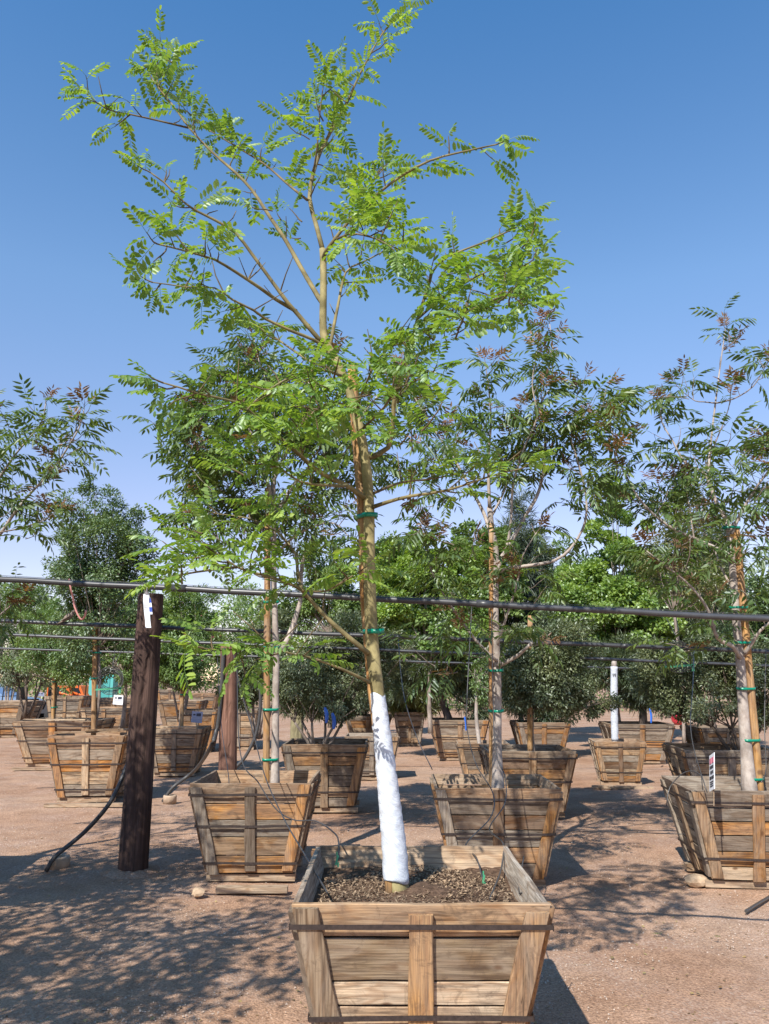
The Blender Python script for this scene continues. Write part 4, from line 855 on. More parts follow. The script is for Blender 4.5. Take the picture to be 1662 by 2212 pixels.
px_tree('pine_tree', 'low pine behind the olive shrub stems in the shaded far box', 790, 0, [(790, 1490, 60, 40), (740, 1500, 50, 35), (660, 1510, 50, 35)], 8000, (.24, .013), 'pine', box='G1', fork_y=1530, tr=.05, seed=18, tilt=1.0)
px_tree('evergreen_tree', 'mid green tree behind the tan staked ash, left of the feathery trunk', 715, 18.5, [(720, 1270, 70, 60), (690, 1220, 50, 50), (760, 1320, 60, 50), (650, 1300, 50, 50)], 9000, (.085, .04), 'mid', base_z=.6, fork_y=1380, tr=.05, seed=19)
px_tree('yellow_tree', 'thin yellowish tree behind the long limb of the sparse ash', 1470, 13.5, [(1470, 1130, 60, 60), (1440, 1210, 60, 60), (1500, 1060, 40, 40), (1500, 1270, 60, 60)], 3600, (.07, .03), 'yellow', base_z=.6, fork_y=1330, tr=.03, seed=20, clump=.3)
px_tree('olive_shrub', 'grey green shrub behind the reddish pole', 560, 15.0, [(545, 1430, 60, 60), (580, 1370, 50, 60), (520, 1490, 50, 30), (610, 1460, 40, 50)], 9000, (.07, .026), 'olive', base_z=.6, stems=4, fork_y=1500, tr=.04, seed=21)
px_tree('evergreen_tree', 'broad mid green tree behind the round topped evergreen', 270, 18.0, [(260, 1340, 80, 60), (200, 1330, 70, 60), (310, 1380, 60, 60), (240, 1420, 80, 45)], 11000, (.08, .035), 'mid', base_z=.6, fork_y=1460, tr=.05, seed=22)
px_tree('evergreen_tree', 'dark green tree half hidden at the right frame edge', 1690, 14.0, [(1680, 1300, 90, 90), (1640, 1380, 70, 60), (1720, 1400, 80, 80)], 10000, (.075, .035), 'glossy', base_z=.6, fork_y=1480, tr=.05, seed=23)
px_tree('maple_tree', 'light green tree behind the loose ash with red tips', 1030, 19.0, [(1040, 1190, 60, 70), (1080, 1280, 60, 70), (1010, 1330, 70, 60)], 9000, (.10, .07), 'mid', base_z=.6, fork_y=1420, tr=.05, seed=24)
px_tree('evergreen_tree', 'broad green tree filling the gap behind the bluish pine', 1225, 24.0, [(1220, 1280, 80, 80), (1180, 1360, 80, 60), (1270, 1370, 70, 60), (1235, 1210, 45, 45)], 10000, (.12, .06), 'mid', base_z=.6, fork_y=1430, tr=.06, seed=41, clump=.26)
px_tree('evergreen_tree', 'soft green tree between the bright cone and the sparse ash', 1440, 23.0, [(1440, 1330, 80, 80), (1480, 1390, 70, 50), (1400, 1400, 60, 50), (1445, 1260, 50, 50)], 10000, (.12, .06), 'olive', base_z=.6, fork_y=1430, tr=.06, seed=42, clump=.26)
px_tree('evergreen_tree', 'tall pale green tree glimpsed right behind the feathery trunk', 850, 24.0, [(850, 1260, 70, 90), (800, 1330, 60, 60), (890, 1370, 60, 60)], 9000, (.12, .06), 'mid', base_z=.6, fork_y=1430, tr=.06, seed=43, clump=.26)
px_tree('sapling_tree', 'slim young tree with a pale bent trunk in the small grey box', 1035, 0, [(1045, 1480, 28, 40), (1030, 1440, 20, 30)], 700, (.06, .022), 'mid', box='I', fork_y=1470, tr=.035, seed=25, bark=M['bark_ash'])
px_tree('pine_tree', 'dark pine in the square dark box behind the orange stake', 1180, 0, [(1180, 1500, 70, 45), (1240, 1470, 50, 45), (1130, 1490, 50, 45)], 8000, (.20, .011), 'pine', box='K', fork_y=1530, tr=.06, seed=26, bark=M['bark_dark'], tilt=1.0)
# the wood beyond the last rows, one green mass
def far_wood():
    g = np.random.default_rng(77); n = 100000; K = 900
    X = g.uniform(-38, 40, K); Yc = g.uniform(43, 58, K); hmax = 6.2 + 1.1 * np.sin(X * .45) + .7 * np.sin(X * 1.3 + 1)
    C = np.stack([X, Yc, g.random(K) ** .8 * hmax + .2], -1); i = g.integers(0, K, n); d = g.normal(0, 1, (n, 3)); d /= np.linalg.norm(d, axis=1, keepdims=True)
    P = C[i] + d * (g.uniform(.6, 1.3, K)[i] * g.random(n) ** .4)[:, None]; P[:, 2] = np.abs(P[:, 2])
    T, F = LEAF_T(.24, .11); V, FF = stamp(T, F, P, frames(d + g.normal(0, .5, (n, 3)), np.array([[0, 0, 1.0]]) + d * .7, .7), g.uniform(.7, 1.3, n))
    tag(obj('far_wood', tri_mesh('far_wood', V, FF, LM['mid'])), 'mass of green trees closing the nursery far behind', 'trees', kind='stuff')
far_wood()
# the shading tree and its neighbours out of the frame
B['LM'] = (planter('box beyond the left frame edge between the dark pole and the front row', -3.8, 4.5, 1.05, .82, 0, var=3, seed=47), Vector((-3.8, 4.5, .66)))
grown_tree('evergreen_tree', 'loose tree outside the left frame edge that dapples the soil round the dark pole', (-3.8, 4.5, .66), 1.9, [(0, 0, 3.0, 1.0, 1.1, 1.0), (.5, .2, 2.3, .6, .7, .5), (-.3, -.5, 3.6, .7, .7, .6), (.55, -.4, 3.0, .5, .5, .5)], 2600, (.10, .045), 'mid', tr=.05, seed=32, clump=.22)
grown_tree('evergreen_tree', 'dense tree outside the lower left frame corner that shades the soil', (-3.2, 2.1, .66), 1.9, [(0.1, .1, 3.0, 1.15, 1.25, 1.0), (.45, -.45, 2.3, .9, .8, .55), (-.5, .4, 2.6, .8, .8, .8), (.7, .3, 2.5, .6, .6, .5)], 3800, (.10, .045), 'mid', tr=.05, seed=31, clump=.26)

# stakes of the back rows
for k, x0, x1, yt, lab in (('Q', 113, 118, 1455, 'pointed tan stake in the clean orange tan box'), ('U', 392, 396, 1400, 'pointed orange stake in the clean tan box right of the pole'), ('J', 1144, 1146, 1330, 'orange stake in the box behind the ash trunk'), ('P', 203, 206, 1330, 'dark tan stake inside the slat-topped box')):
    c = top_soil(k); stake(lab, [Vector((at(x0, 1600, c.y - .06).x, c.y - .06, c.z)), at((x0 + x1) / 2, (1560 + yt) / 2, c.y - .06), at(x1, yt, c.y - .06)], .035, M['stake'], (zA((1560 + yt) / 2 + 20, c.y), zA((1560 + yt) / 2 - 35, c.y)), .035, (.03, .06))
# white wrapped sapling
cL = top_soil('L')
e = empty('wrapped_sapling', (at(1328, 1590, cL.y).x, cL.y, cL.z), 0, 'bare topped sapling wrapped white to the pipe, in the bleached narrow box', 'sapling')
P = smooth_path([at(1329, 1600, cL.y), at(1327, 1520, cL.y), at(1327, 1440, cL.y)], .04); mb = MB()
mb.tube(rel(P, e), [.058 * random.uniform(.93, 1.05) for _ in P], 14, jitter=.02); mb.build('trunk_wrap', plain('greyish_wrap', (.52, .54, .58), .7, 0, .3, .2, 40, .3), e)
mb = MB(); mb.tube(rel([at(1329, 1612, cL.y), at(1329, 1599, cL.y)], e), .05, 10); mb.tube(rel([at(1327, 1441, cL.y), at(1327, 1432, cL.y), at(1328, 1424, cL.y + .02)], e), [.05, .045, .03], 10); mb.build('trunk', M['bark_ash'], e)
mb = MB()
for k, (dx, dz) in enumerate(((-.028, .0), (-.012, .006), (.004, -.002), (.012, .008), (-.02, -.022), (.008, -.024))):
    q = at(1328, 1457, cL.y - .063) - e.location; mb.box((q.x + dx, q.y, q.z + dz), (.008, .003, .022), Matrix.Rotation(.4 * (k % 3 - 1), 3, 'Y'))
mb.build('ink_mark', plain('black_ink', (.01, .01, .012), .6), e)

# ------------------------------------------------------------------ poles, pipes, hoses
def pole(label, xb, yb, xt, yt, Y, rad, mat):
    b = on_ground(xb, yb) if Y is None else Vector((at(xb, yb, Y).x, Y, 0)); t = at(xt, yt, b.y + .02)
    e = empty('wooden_pole', b, 0, label, 'pole', 'pipe poles between the rows'); n = 14; mb = MB()
    P = [Vector((0, 0, -.05)).lerp(t - b, i / (n - 1)) for i in range(n)]
    n = 46; m = 36; r = random.Random(int(xb)); vs = []; gr = []; ph = [r.uniform(0, 6.28) for _ in range(6)]
    cr = [(r.uniform(0, 6.28), r.uniform(.0, .8), r.uniform(.15, .6)) for _ in range(16)]
    for i in range(n):
        q = i / (n - 1); c = Vector((0, 0, -.05)).lerp(t - b, q)
        for k in range(m):
            th = 2 * math.pi * k / m; rd = rad * (1.05 - .12 * q + .012 * math.sin(2 * th + ph[0] + 2 * q) + .010 * math.sin(3 * th + ph[1] - 5 * q) + r.uniform(-.004, .004))
            for a, q0, ln in cr:
                if q0 < q < q0 + ln and abs((th - a - .12 * math.sin(9 * q) + 3.14) % 6.283 - 3.14) < .09: rd -= .007 * (rad / .12)
            vs.append(c + Vector((math.cos(th) * rd, math.sin(th) * rd, 0))); gr.append((c.z, math.cos(th) * rd, math.sin(th) * rd))
    fs = [(i * m + k, i * m + (k + 1) % m, (i + 1) * m + (k + 1) % m, (i + 1) * m + k) for i in range(n - 1) for k in range(m)] + [tuple(range(m))[::-1], tuple((n - 1) * m + k for k in range(m))]
    mb.add(vs, fs, gr, False); mb.build('shaft', mat, e)
    mb = MB(); prof = [(rad * 2.3, -.025), (rad * 1.9, .004), (rad * 1.4, .018), (rad * .9, .030)]; mb.lathe(prof, 26)
    mb.v = [(x * (1 + .12 * math.sin(3 * math.atan2(y, x) + xb)), y * (1 + .1 * math.sin(2 * math.atan2(y, x))), z + .004 * math.sin(9 * x * 10 + y * 50)) for x, y, z in mb.v]; mb.build('soil_mound', M['ground'], e)
    return b, t
pb, pt = pole('stout dark brown pole carrying the nearest pipe', 287, 1882, 327, 1284, None, .122, M['pole'])
pole('reddish pole standing behind the three-strap box', 494, 1700, 495, 1392, 9.9, .108, M['pole_red'])
pole('short greenish post behind the olive shrub stems', 641, 1650, 643, 1490, 13.5, .11, M['pole_green'])
pole('thin far post rising between the farthest boxes', 525, 1520, 526, 1470, 26.0, .09, M['pole_red'])
pole('far reddish post by the green hose coil', 311, 1530, 312, 1440, 24.0, .085, M['pole_red'])

def pipe(label, a, b, r, joints, wire=True):
    e = empty('irrigation_pipe', a, 0, label, 'pipe', 'overhead irrigation pipes'); d = b - a; mb = MB(); n = 30
    pts = [d * (i / n) + Vector((0, 0, -.004 * math.sin(i * .9) ** 2)) for i in range(n + 1)]
    mb.tube(pts, r, 14); mb.build('tube', M['pipe'], e)
    for t in joints:
        mb = MB(); i = int(t * n); p = pts[i].lerp(pts[i + 1], t * n - i); u = d.normalized() * .045; mb.tube([p - u, p + u], r * 1.22, 14); mb.build('coupling', M['pipe'], e)
    if wire:
        mb = MB(); mb.tube([p + Vector((0, -.004, r + .004 + .002 * math.sin(k * 2.3))) for k, p in enumerate(pts)], .0016, 5); mb.build('wire', M['drip'], e)
    return e
pipe('nearest black pipe crossing the whole picture in front of the dark pole', at(-500, 1225, 4.75), at(2300, 1369, 3.98), .0165, (.1, .36, .60, .83))
pipe('second pipe, passing just behind the dark pole', at(-200, 1333, 7.75), at(2000, 1421, 7.3), .0175, (.2, .5, .72))
pipe('third pipe, just below the second at left', at(-200, 1362, 10.7), at(2000, 1452, 10.0), .018, (.3, .7))
pipe('farthest pipe, lowest over the shrubs', at(-200, 1394, 14.5), at(2000, 1464, 13.5), .018, (.5,), False)

def line(name, label, cat, pts, r, mat, group=None, n=6, step=.04, extra=None):
    P = smooth_path(pts, step); b = P[0].copy(); mb = MB(); mb.tube([p - b for p in P], r, n)
    o = mb.build(name, mat); o.location = b; tag(o, label, cat, group); return o
gp = on_ground(100, 1882); gq = on_ground(352, 1732)
line('black_hose', 'thick black hose running from the dark pole down to the concrete collar', 'hose', [Vector((gp.x, gp.y, .0)), at(120, 1850, gp.y + .02), at(180, 1800, gp.y + .1), at(230, 1745, pb.y + .02), at(256, 1700, pb.y + .06), at(272, 1660, pb.y + .12), at(288, 1610, pb.y + .17), at(305, 1450, pb.y + .17), at(322, 1300, pb.y + .17)], .019, M['hose'], 'black hoses at the poles', 10)
line('black_hose', 'thick hose curving from the reddish pole down to the far concrete collar', 'hose', [Vector((gq.x, gq.y, .0)), at(375, 1700, gq.y), at(420, 1665, gq.y), at(452, 1620, 9.85), at(470, 1570, 9.82), at(478, 1500, 9.80), at(484, 1400, 9.80)], .024, M['hose'], 'black hoses at the poles', 10)
line('black_hose', 'hose slanting from behind the reddish pole towards the tan stake', 'hose', [at(507, 1660, 13.0), at(530, 1635, 13.0), at(552, 1590, 13.0), at(562, 1540, 13.0), at(563, 1480, 13.0)], .026, M['hose'], 'black hoses at the poles', 10)
for q, lab, s in ((on_ground(123, 1875), 'round concrete collar at the foot of the near hose', 1.0), (on_ground(365, 1733), 'round concrete collar at the foot of the far hose', 1.0)):
    mb = MB(); mb.lathe([(.088, -.02), (.090, .07), (.084, .085), (.05, .085), (.046, .02)], 22); o = mb.build('concrete_collar', M['concrete']); o.location = (q.x, q.y + .05, 0); tag(o, lab, 'collar', 'concrete collars')
def emitter(p, label, tilt=.2):
    mb = MB(); mb.box((0, 0, .02), (.009, .007, .042), Matrix.Rotation(tilt, 3, 'Y')); mb.box((0, 0, .048), (.006, .006, .02)); mb.box((.006, 0, .0), (.008, .006, .02)); o = mb.build('drip_emitter', M['emitter']); o.location = p; tag(o, label, 'emitter', 'green drip emitters')
GD = 'thin drip lines'
sz = cA.z
line('drip_line', 'pale straight drip line falling from the tan stake to the front box soil', 'drip line', [at(500, 1385, 7.0), at(519, 1484, 6.6), at(546, 1578, 6.2), at(573, 1677, 5.8), at(613, 1767, 5.0), at(660, 1848, 4.2), at(707, 1928, 3.62)], .0042, M['drip'], GD)
line('drip_line', 'looping drip line that dips behind the front box to a green emitter', 'drip line', [at(512, 1420, 7.0), at(519, 1623, 5.8), at(559, 1691, 5.5), at(595, 1746, 5.3), at(635, 1771, 5.1), at(683, 1774, 4.8), at(723, 1800, 4.4), at(732, 1822, 4.15), at(732, 1858, 4.0)], .004, M['drip'], GD)
line('drip_line', 'drip line bowing past the ash box to the emitter at right in the soil', 'drip line', [at(1020, 1300, 6.2), at(1009, 1513, 6.0), at(1010, 1578, 6.0), at(1029, 1651, 5.9), at(1065, 1713, 5.6), at(1061, 1764, 5.2), at(1007, 1824, 4.6), at(1029, 1852, 4.3), at(1043, 1898, 4.05)], .004, M['drip'], GD)
line('drip_line', 'wavy drip line down the pale ash trunk into the front box', 'drip line', [at(1062, 1320, 6.2), at(1069, 1600, 6.0), at(1091, 1677, 5.9), at(1091, 1735, 5.6), at(1058, 1789, 5.1), at(1087, 1822, 4.5), at(1083, 1877, 4.1), at(1058, 1942, 3.7)], .004, M['drip'], GD)
line('drip_line', 'drip line from the second pipe to the corner of the ash box', 'drip line', [at(861, 1382, 9.0), at(866, 1450, 8.4), at(876, 1516, 7.8), at(901, 1593, 7.2), at(934, 1662, 6.5)], .004, M['drip'], GD)
line('drip_line', 'drip line hanging behind the white notice from the second pipe', 'drip line', [at(1500, 1400, 8.6), at(1497, 1480, 7.6), at(1492, 1560, 7.0), at(1500, 1620, 6.7), at(1524, 1700, 6.4)], .004, M['drip'], GD)
line('drip_line', 'drip line curling over the rough box corner', 'drip line', [at(1440, 1740, 6.5), at(1448, 1700, 6.55), at(1480, 1668, 6.5), at(1512, 1672, 6.4), at(1528, 1712, 6.3)], .004, M['drip'], GD)
line('drip_line', 'thin line looping inside the right wall of the front box', 'drip line', [at(1132, 1850, 4.0), at(1125, 1890, 3.9), at(1122, 1930, 3.75), at(1138, 1925, 3.7), at(1142, 1950, 3.65)], .003, M['drip'], GD)
line('drip_line', 'drip line hanging at the right frame edge', 'drip line', [at(1655, 1400, 7.2), at(1652, 1560, 6.9), at(1655, 1660, 6.8), at(1645, 1690, 6.7)], .004, M['drip'], GD)
line('drip_line', 'drip line drooping left of the sunken soil of the three-strap box', 'drip line', [at(470, 1420, 8.8), at(478, 1560, 8.2), at(492, 1660, 7.4), at(496, 1700, 6.9)], .004, M['drip'], GD)
emitter(at(728, 1868, 4.0), 'green emitter hanging at the back left of the front box'); emitter(at(1045, 1910, 4.03), 'green emitter hanging at the right of the front box')
line('metal_rod', 'grey rod lying on the soil at the right frame edge', 'rod', [on_ground(1612, 1972) + Vector((0, 0, .01)), on_ground(1640, 1955) + Vector((0, 0, .012)), on_ground(1700, 1920) + Vector((0, 0, .012))], .012, M['drip'])
line('steel_cable', 'cable stretched low over the soil between ash box and rough box', 'cable', [at(1225, 1795, 7.0), at(1330, 1797, 7.3), at(1480, 1802, 7.0)], .004, M['drip'])

def coil(label, cx, cy, Y, rad, bar=True):
    c = at(cx, cy, Y); e = empty('hose_coil', c, 0, label, 'hose coil', 'hanging hose coils')
    for k in range(6):
        mb = MB(); rr_ = rad * (1 - .05 * k); a0 = k * .5; P = [Vector((math.cos(a) * rr_, .02 * math.sin(a * 2 + k) + .012 * k, math.sin(a) * rr_ * (1.05 - .06 * k))) for a in [a0 + 2 * math.pi * i / 26 for i in range(27)]]
        mb.tube(P, .005, 5, False); mb.build('loop', M['drip'], e)
    mb = MB(); mb.tube([Vector((.02, 0, rad)), Vector((.0, .1, rad + .12)), Vector((-.03, .2, rad + .26))], .005, 5); mb.tube([Vector((.02, 0, rad)), Vector((.06, .1, rad + .14)), Vector((.08, .2, rad + .27))], .005, 5); mb.build('hanger', M['drip'], e)
    mb = MB(); mb.box((.0, -.025, -rad * .62), (rad * 2.0, .02, .022), Matrix.Rotation(-.07, 3, 'Y')); mb.box((rad * .85, -.025, -rad * .75), (.025, .02, .07)); mb.build('emitter_bar', M['emitter'], e)
coil('black hose coil with green bar under the second pipe at right', 1466, 1418, 8.9, .165)
coil('black hose coil with green bar beside the dark stake at left', 238, 1470, 11.2, .18)

# ribbon, rope and bird on the pipes
def ribbon():
    yp = 4.50; e = empty('marker_ribbon', at(316, 1270, yp), 0, 'white and blue striped ribbon knotted on the pipe in front of the dark pole', 'ribbon')
    def strip(name, pts, w, mats, stripes=False):
        P = smooth_path([at(x, y, yp + d) - e.location for x, y, d in pts], .012); mb = MB()
        for i in range(len(P) - 1):
            mb.cur = (i // 2) % 2 if stripes else 0; t = (P[i + 1] - P[i]); s = Vector((1, .25 * math.sin(i * .4), 0)).normalized() * w
            nrm = t.cross(s).normalized() * .0008; s2 = Vector((1, .25 * math.sin((i + 1) * .4), 0)).normalized() * w
            mb.add([P[i] - s + nrm, P[i] + s + nrm, P[i + 1] + s2 + nrm, P[i + 1] - s2 + nrm, P[i] - s - nrm, P[i] + s - nrm, P[i + 1] + s2 - nrm, P[i + 1] - s2 - nrm], [(0, 1, 2, 3), (7, 6, 5, 4), (0, 4, 5, 1), (3, 2, 6, 7), (1, 5, 6, 2), (0, 3, 7, 4)])
        mb.build(name, mats, e)
    wh = plain('white_plastic_ribbon', (.72, .76, .82), .35); bl = plain('blue_ribbon', (.02, .06, .36), .35)
    strip('white_tail', [(317, 1283, 0), (316, 1300, -.01), (318, 1325, .0), (321, 1356, -.015)], .016, [wh])
    strip('striped_tail', [(319, 1284, .01), (324, 1298, .0), (327, 1327, -.01)], .0075, [wh, bl], True)
    strip('knot_loop', [(316, 1262, -.02), (315, 1270, -.035), (317, 1285, -.0)], .008, [wh])
ribbon()
yr = 4.56
line('pink_rope', 'pink rope looped over the pipe, its knotted tail hanging', 'rope', [at(153, 1268, yr + .03), at(150, 1252, yr), at(153, 1272, yr - .03), at(158, 1290, yr), at(160, 1305, yr), at(165, 1320, yr), at(172, 1334, yr), at(178, 1338, yr), at(184, 1330, yr - .02), at(186, 1318, yr - .02)], .0055, plain('pink_rope', (.55, .25, .22), .8))
def bird():
    p = at(150, 1341, 7.66); e_m = plain('grey_brown_feather', (.22, .17, .135), .8, 0, .2, .3, 60)
    mb = MB(); body = [(-.155, .004, .0), (-.12, .010, .004), (-.08, .014, .012), (-.055, .024, .03), (-.03, .034, .045), (.0, .040, .055), (.03, .036, .066), (.05, .028, .08), (.062, .021, .094), (.072, .020, .104), (.084, .018, .110), (.093, .011, .109), (.103, .004, .105), (.112, .0015, .102)]
    mb.tube([Vector((x, 0, z)) for x, r, z in body], [r for x, r, z in body], 12)
    mb.tube([(.005, .012, .028), (.003, .012, -.005)], .003, 5); mb.tube([(.005, -.012, .028), (.003, -.012, -.005)], .003, 5)
    mb.tube([(-.10, -.026, .018), (-.06, -.034, .034), (.0, -.040, .052), (.03, -.034, .06)], [.003, .010, .017, .006], 6)
    mb.tube([(-.10, .026, .018), (-.06, .034, .034), (.0, .040, .052), (.03, .034, .06)], [.003, .010, .017, .006], 6)
    o = mb.build('bird', e_m); o.location = p; o.scale = (.72,) * 3; o.rotation_euler = (0, -.25, .15); tag(o, 'small grey brown dove perched on the second pipe', 'bird')
bird()

# ------------------------------------------------------------------ notices, blue ribbons, stone, fallen leaves
WHITE = plain('white_card', (.78, .79, .82), .5); INK = plain('black_print', (.03, .03, .04), .6); RED = plain('faded_red_print', (.55, .16, .22), .6); DARK = plain('bluish_print_card', (.27, .30, .42), .5)  # DARK is one even dark bluish card colour
def notice():
    c = at(1535, 1664, 6.35); e = empty('notice_card', (c.x, c.y, c.z - .16), R(-97), 'white notice card with red heading leaning in the rough box', 'sign'); tilt = Matrix.Rotation(R(-15), 3, 'Y') @ Matrix.Rotation(R(-8), 3, 'X')
    def part(name, x, z, w, h, mat, y=0.0, t=.004):
        mb = MB(); q = tilt @ Vector((x, y, z)); mb.box(q, (w, t, h), tilt); mb.build(name, mat, e)
    part('card', 0, .15, .155, .27, WHITE)
    for x, w in ((-.033, .045), (.032, .05)): part('red_word', x, .235, w, .042, RED, -.0035)
    for z, ws in ((.187, (-.04, .025, -.008, .022, .03, .04)), (.148, (-.012, .045, .036, .022)), (.108, (-.03, .05, .036, .055))):
        for k in range(0, len(ws), 2): part('black_word', ws[k], z, ws[k + 1], .022, INK, -.0035)
    for z, w in ((.078, .10), (.062, .085), (.046, .09)): part('small_print', .0, z, w, .006, INK, -.0035)
    mb = MB(); mb.box(tilt @ Vector((.02, .006, -.02)), (.012, .006, .16), tilt); mb.build('card_stick', M['stake_grey'], e)
notice()
def tagcard(label, cx, cy, Y, w, h, mat):
    c = at(cx, cy, Y); e = empty('tag_card', (c.x, c.y, c.z - h), 0, label, 'tag', 'tag cards in the boxes')
    mb = MB(); mb.box((0, 0, h), (w, .006, h), Matrix.Rotation(.08, 3, 'Y')); mb.build('card', mat, e)
    mb = MB(); mb.box((.15 * w, -.005, h * 1.2), (w * .4, .004, h * .26)); mb.build('dark_print', plain('dark_tag_print', (.03, .035, .06), .6), e)
    mb = MB(); mb.box((-.25 * w, -.005, h * 1.22), (w * .2, .004, h * .14)); mb.build('dark_print', INK, e)
    for k in range(3): mb = MB(); mb.box((0, -.005, h * (.95 - .14 * k)), (w * .75, .004, h * .035)); mb.build('print_line', plain('grey_tag_print', (.22, .24, .32), .6), e)
    mb = MB(); mb.box((0, .006, h * .2), (.015, .006, h * 1.2)); mb.build('card_stick', M['stake_grey'], e)
tagcard('white tag card in the tan far box left of the dark pole', 256, 1512, top_soil('T').y - .3, .26, .24, WHITE)
tagcard('dark bluish tag card between the pointed stake and the reddish pole', 426, 1549, top_soil('U').y - .25, .19, .19, DARK)
tagcard('tiny dark tag card above the leftmost far boxes', 89, 1500, top_soil('S').y - .2, .2, .12, DARK)
BL = plain('blue_ribbon_far', (.02, .12, .50), .4)
for x, y0, y1, Y, lab in ((702, 1528, 1562, 9.4, 'blue ribbon hanging left among the olive shrub stems'), (718, 1540, 1575, 9.45, 'paler blue ribbon hanging right of the other in the olive shrub'), (1404, 1530, 1562, 15.2, 'blue ribbon on the dark trunk behind the bleached box'), (1004, 1548, 1578, 15.9, 'blue ribbon at the rim of the big dark stained box')):
    a, b = at(x, y0, Y), at(x + 3, y1, Y - .02); mb = MB(); P = smooth_path([Vector((0, 0, 0)), (b - a) * .5 + Vector((.015, 0, 0)), b - a], .03)
    mb.tube(P, [.012, .02] + [.022] * (len(P) - 4) + [.02, .012] if len(P) > 4 else .015, 4, smooth=False); o = mb.build('blue_ribbon', BL); o.location = a; tag(o, lab, 'ribbon', 'blue ribbons')
def rock(label, p, s, seed):
    import bmesh
    bm = bmesh.new(); bmesh.ops.create_icosphere(bm, subdivisions=2, radius=1); r = random.Random(seed)
    for v in bm.verts: v.co *= 1 + r.uniform(-.16, .16); v.co.x *= s[0]; v.co.y *= s[1]; v.co.z *= s[2]
    me = bpy.data.meshes.new('stone'); bm.to_mesh(me); bm.free(); me.materials.append(M['stone']); o = obj('stone', me); o.location = p; tag(o, label, 'stone')
q = on_ground(1510, 1915); rock('pale angular stone under the corner of the rough box', (q.x, q.y + .05, .03), (.10, .07, .05), 2)
q = on_ground(428, 1935); rock('rounded stone at the foot of the three-strap box', (q.x, q.y, .025), (.05, .05, .035), 5)
for x, y, lab in ((1403, 2023, 'fallen green leaf on the bare soil at right'), (1540, 2030, 'small fallen leaf near the right frame edge')):
    V, F = TIPU[5] if x < 1500 else TIPU[6]; o = obj('fallen_leaf', tri_mesh('fallen_leaf', V * (.55 if x < 1500 else .35) * np.array([1, 1, .3]), F, M['ash_leaf'])); p = on_ground(x, y); o.location = (p.x, p.y, .02); o.rotation_euler = (0, 0, -1.3); tag(o, lab, 'leaf', 'fallen leaves')

# boards under the boxes
for x, y, L, a, lab in ((545, 1926, .55, .02, 'pale board under the front of the three-strap box'), (1345, 1703, .9, -.1, 'grey board under the bleached narrow box'), (190, 1742, 1.1, .05, 'pale pole under the slat-topped box'), (110, 1663, 1.4, .02, 'pale board under the clean orange tan box')):
    q = on_ground(x, y); mb = MB(); mb.box((0, 0, .018), (L, .09, .04)); o = mb.build('ground_board', M['skid']); o.location = (q.x, q.y, 0); o.rotation_euler = (0, 0, a); tag(o, lab, 'board', 'boards under the boxes')

# ------------------------------------------------------------------ far yard: vehicles and pots
def wheel(e, x, y, r, w, tyre, rim):
    e = link(bpy.data.objects.new('wheel', None), e)
    mb = MB(); mb.lathe([(r * .55, -w / 2), (r * .95, -w / 2), (r, -w / 4), (r, w / 4), (r * .95, w / 2), (r * .55, w / 2)], 18, (x, y, r), 'y'); o = mb.build('tyre', tyre, e)
    mb = MB(); mb.lathe([(.02, -w * .4), (r * .56, -w * .35), (r * .56, w * .35), (.02, w * .4)], 14, (x, y, r), 'y'); mb.build('rim', rim, e)
RUB = plain('tyre_rubber', (.02, .02, .02), .8); RIM = plain('wheel_rim', (.4, .4, .42), .4, .6); GLS = plain('dark_glass', (.02, .025, .03), .08); BLK = plain('black_plastic', (.015, .015, .017), .5)
def car():
    p = at(42, 1500, 35.0); e = empty('parked_car', (p.x - 1.2, p.y, 0), R(-4), 'light blue car parked at the left frame edge beyond the boxes', 'car'); m = plain('light_blue_paint', (.22, .33, .50), .25, .3)
    mb = MB(); mb.prism([(-2.1, .35), (-2.15, .75), (-1.9, .95), (-1.0, 1.0), (.6, .98), (1.7, .86), (2.1, .70), (2.15, .38), (1.7, .28), (-1.7, .28)], -.85, .85); mb.build('body', m, e)
    mb = MB(); mb.prism([(-1.6, .97), (-1.1, 1.40), (-.2, 1.46), (.35, 1.36), (.95, .97)], -.72, .72); mb.build('roof', m, e)
    mb = MB(); mb.prism([(-1.45, 1.0), (-1.02, 1.36), (-.2, 1.40), (.28, 1.32), (.78, 1.0)], -.728, .728); mb.build('window', GLS, e)
    for x in (-1.35, 1.35):
        for y in (-.80, .80): wheel(e, x, y, .31, .2, RUB, RIM)
    for y in (-.6, .6): mb = MB(); mb.box((2.12, y, .66), (.06, .3, .14)); mb.build('headlight', plain('lamp_glass', (.7, .7, .7), .1), e)
car()
def cart(label, x, y, col, rz):
    p = at(x, 1500, y); e = empty('utility_cart', (p.x, p.y, 0), R(rz), label, 'cart'); m = plain('cart_paint', col, .5); rf = plain('beige_roof', (.42, .36, .26), .6)
    mb = MB(); mb.prism([(-1.3, .35), (-1.3, .75), (-.2, .72), (0.0, .45), (.6, .45), (.75, .85), (1.15, .80), (1.3, .55), (1.3, .32)], -.6, .6); mb.build('body', m, e)
    mb = MB(); mb.prism([(-1.15, 1.80), (-1.0, 1.88), (.8, 1.90), (.95, 1.82)], -.66, .66); mb.build('roof', rf, e)
    for px_ in (-1.0, .8):
        for y_ in (-.55, .55): mb = MB(); mb.tube([(px_ * (.92 if px_ > 0 else 1), y_, .7), (px_ * .95, y_, 1.84)], .022, 6); mb.build('roof_post', BLK, e)
    mb = MB(); mb.box((-.15, 0, .80), (.5, 1.1, .14)); mb.box((-.42, 0, 1.1), (.12, 1.1, .5)); mb.build('seat', BLK, e)
    for x_ in (-.85, .9):
        for y_ in (-.55, .55): wheel(e, x_, y_, .26, .2, RUB, RIM)
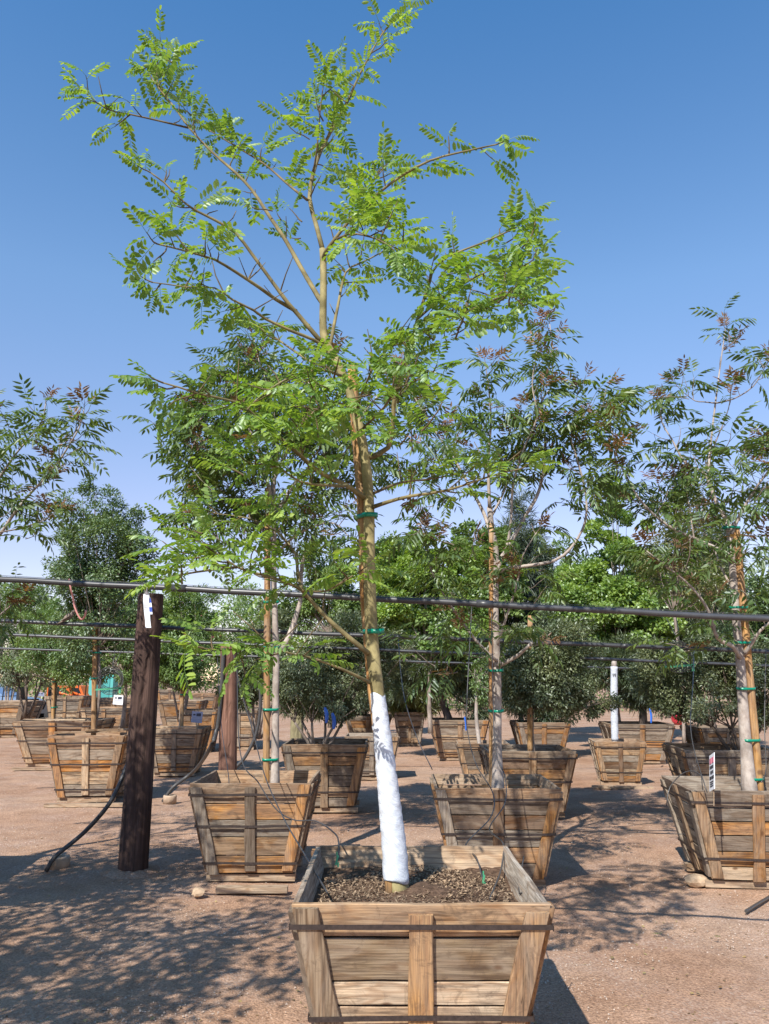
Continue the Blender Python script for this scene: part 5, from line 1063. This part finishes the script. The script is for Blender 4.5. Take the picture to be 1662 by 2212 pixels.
cart('dark utility cart with beige roof behind the leftmost boxes', 72, 33.0, (.03, .03, .035), 8)
cart('second dark cart whose tray shows right of the beige roof', 138, 34.5, (.05, .045, .04), 5)
def loader(label, x, y, rz, s):
    p = at(x, 1500, y); e = empty('compact_loader', (p.x, p.y, 0), R(rz), label, 'loader', 'orange loaders'); e.scale = (s,) * 3; m = plain('orange_paint', (.62, .13, .025), .45)
    mb = MB(); mb.prism([(-1.0, .35), (-1.05, 1.5), (-.75, 1.62), (.0, 1.58), (.25, 1.1), (.75, .95), (.85, .4)], -.6, .6); mb.build('body', m, e)
    mb = MB(); mb.prism([(-.7, 1.15), (-.65, 1.5), (-.1, 1.48), (.1, 1.15)], -.606, .606); mb.build('window', GLS, e)
    mb = MB(); mb.prism([(1.0, .1), (1.5, .08), (1.62, .2), (1.2, .6), (1.05, .6)], -.7, .7); mb.build('bucket', BLK, e)
    for y_ in (-.66, .66): mb = MB(); mb.tube([(-.6, y_, 1.3), (.5, y_, 1.0), (1.1, y_, .4)], .06, 6); mb.build('lift_arm', m, e)
    for x_ in (-.6, .5):
        for y_ in (-.6, .6): wheel(e, x_, y_, .36, .28, RUB, RIM)
loader('left one of the two orange loaders seen past the pointed stake', 150, 38.0, 10, .85); loader('right one of the two orange loaders, beside the teal cabin', 186, 38.5, -12, .85)
def cabin():
    p = at(223, 1500, 39.0); e = empty('teal_cabin', (p.x, p.y, 0), R(6), 'teal portable cabin standing behind the dark stake', 'cabin'); m = plain('teal_plastic', (.10, .42, .38), .5)
    mb = MB(); mb.box((0, 0, 1.0), (1.1, 1.1, 2.0)); mb.build('shell', m, e); mb = MB(); mb.prism([(-.6, 2.0), (-.45, 2.15), (.45, 2.15), (.6, 2.0)], -.6, .6); mb.build('roof', plain('pale_roof', (.55, .6, .58), .5), e)
    mb = MB(); mb.box((.05, -.56, .95), (.7, .04, 1.75)); mb.build('door', plain('teal_door', (.07, .34, .31), .45), e)
cabin()
def pot(label, x, y, s, col, rimcol, lab_n):
    p = on_ground(x, y); mb = MB(); mb.lathe([(.16, 0), (.26, .10), (.30, .24), (.27, .38), (.22, .44)], 22); e = empty('glazed_pot', (p.x, p.y, 0), 0, label, 'pot', 'glazed pots'); e.scale = (s,) * 3
    mb.build('belly', plain(lab_n, col, .2, 0, .6, .5, 9), e); mb = MB(); mb.lathe([(.22, .42), (.27, .45), (.27, .50), (.21, .50), (.19, .40)], 22); mb.build('rim', plain(lab_n + '_rim', rimcol, .2), e)
pot('red glazed pot standing on the far bare soil', 1467, 1565, .9, (.50, .03, .05), (.60, .05, .07), 'red_glaze'); pot('pale pot with yellow rim right of the red glazed pot', 1488, 1564, .75, (.62, .58, .48), (.62, .45, .10), 'pale_glaze')
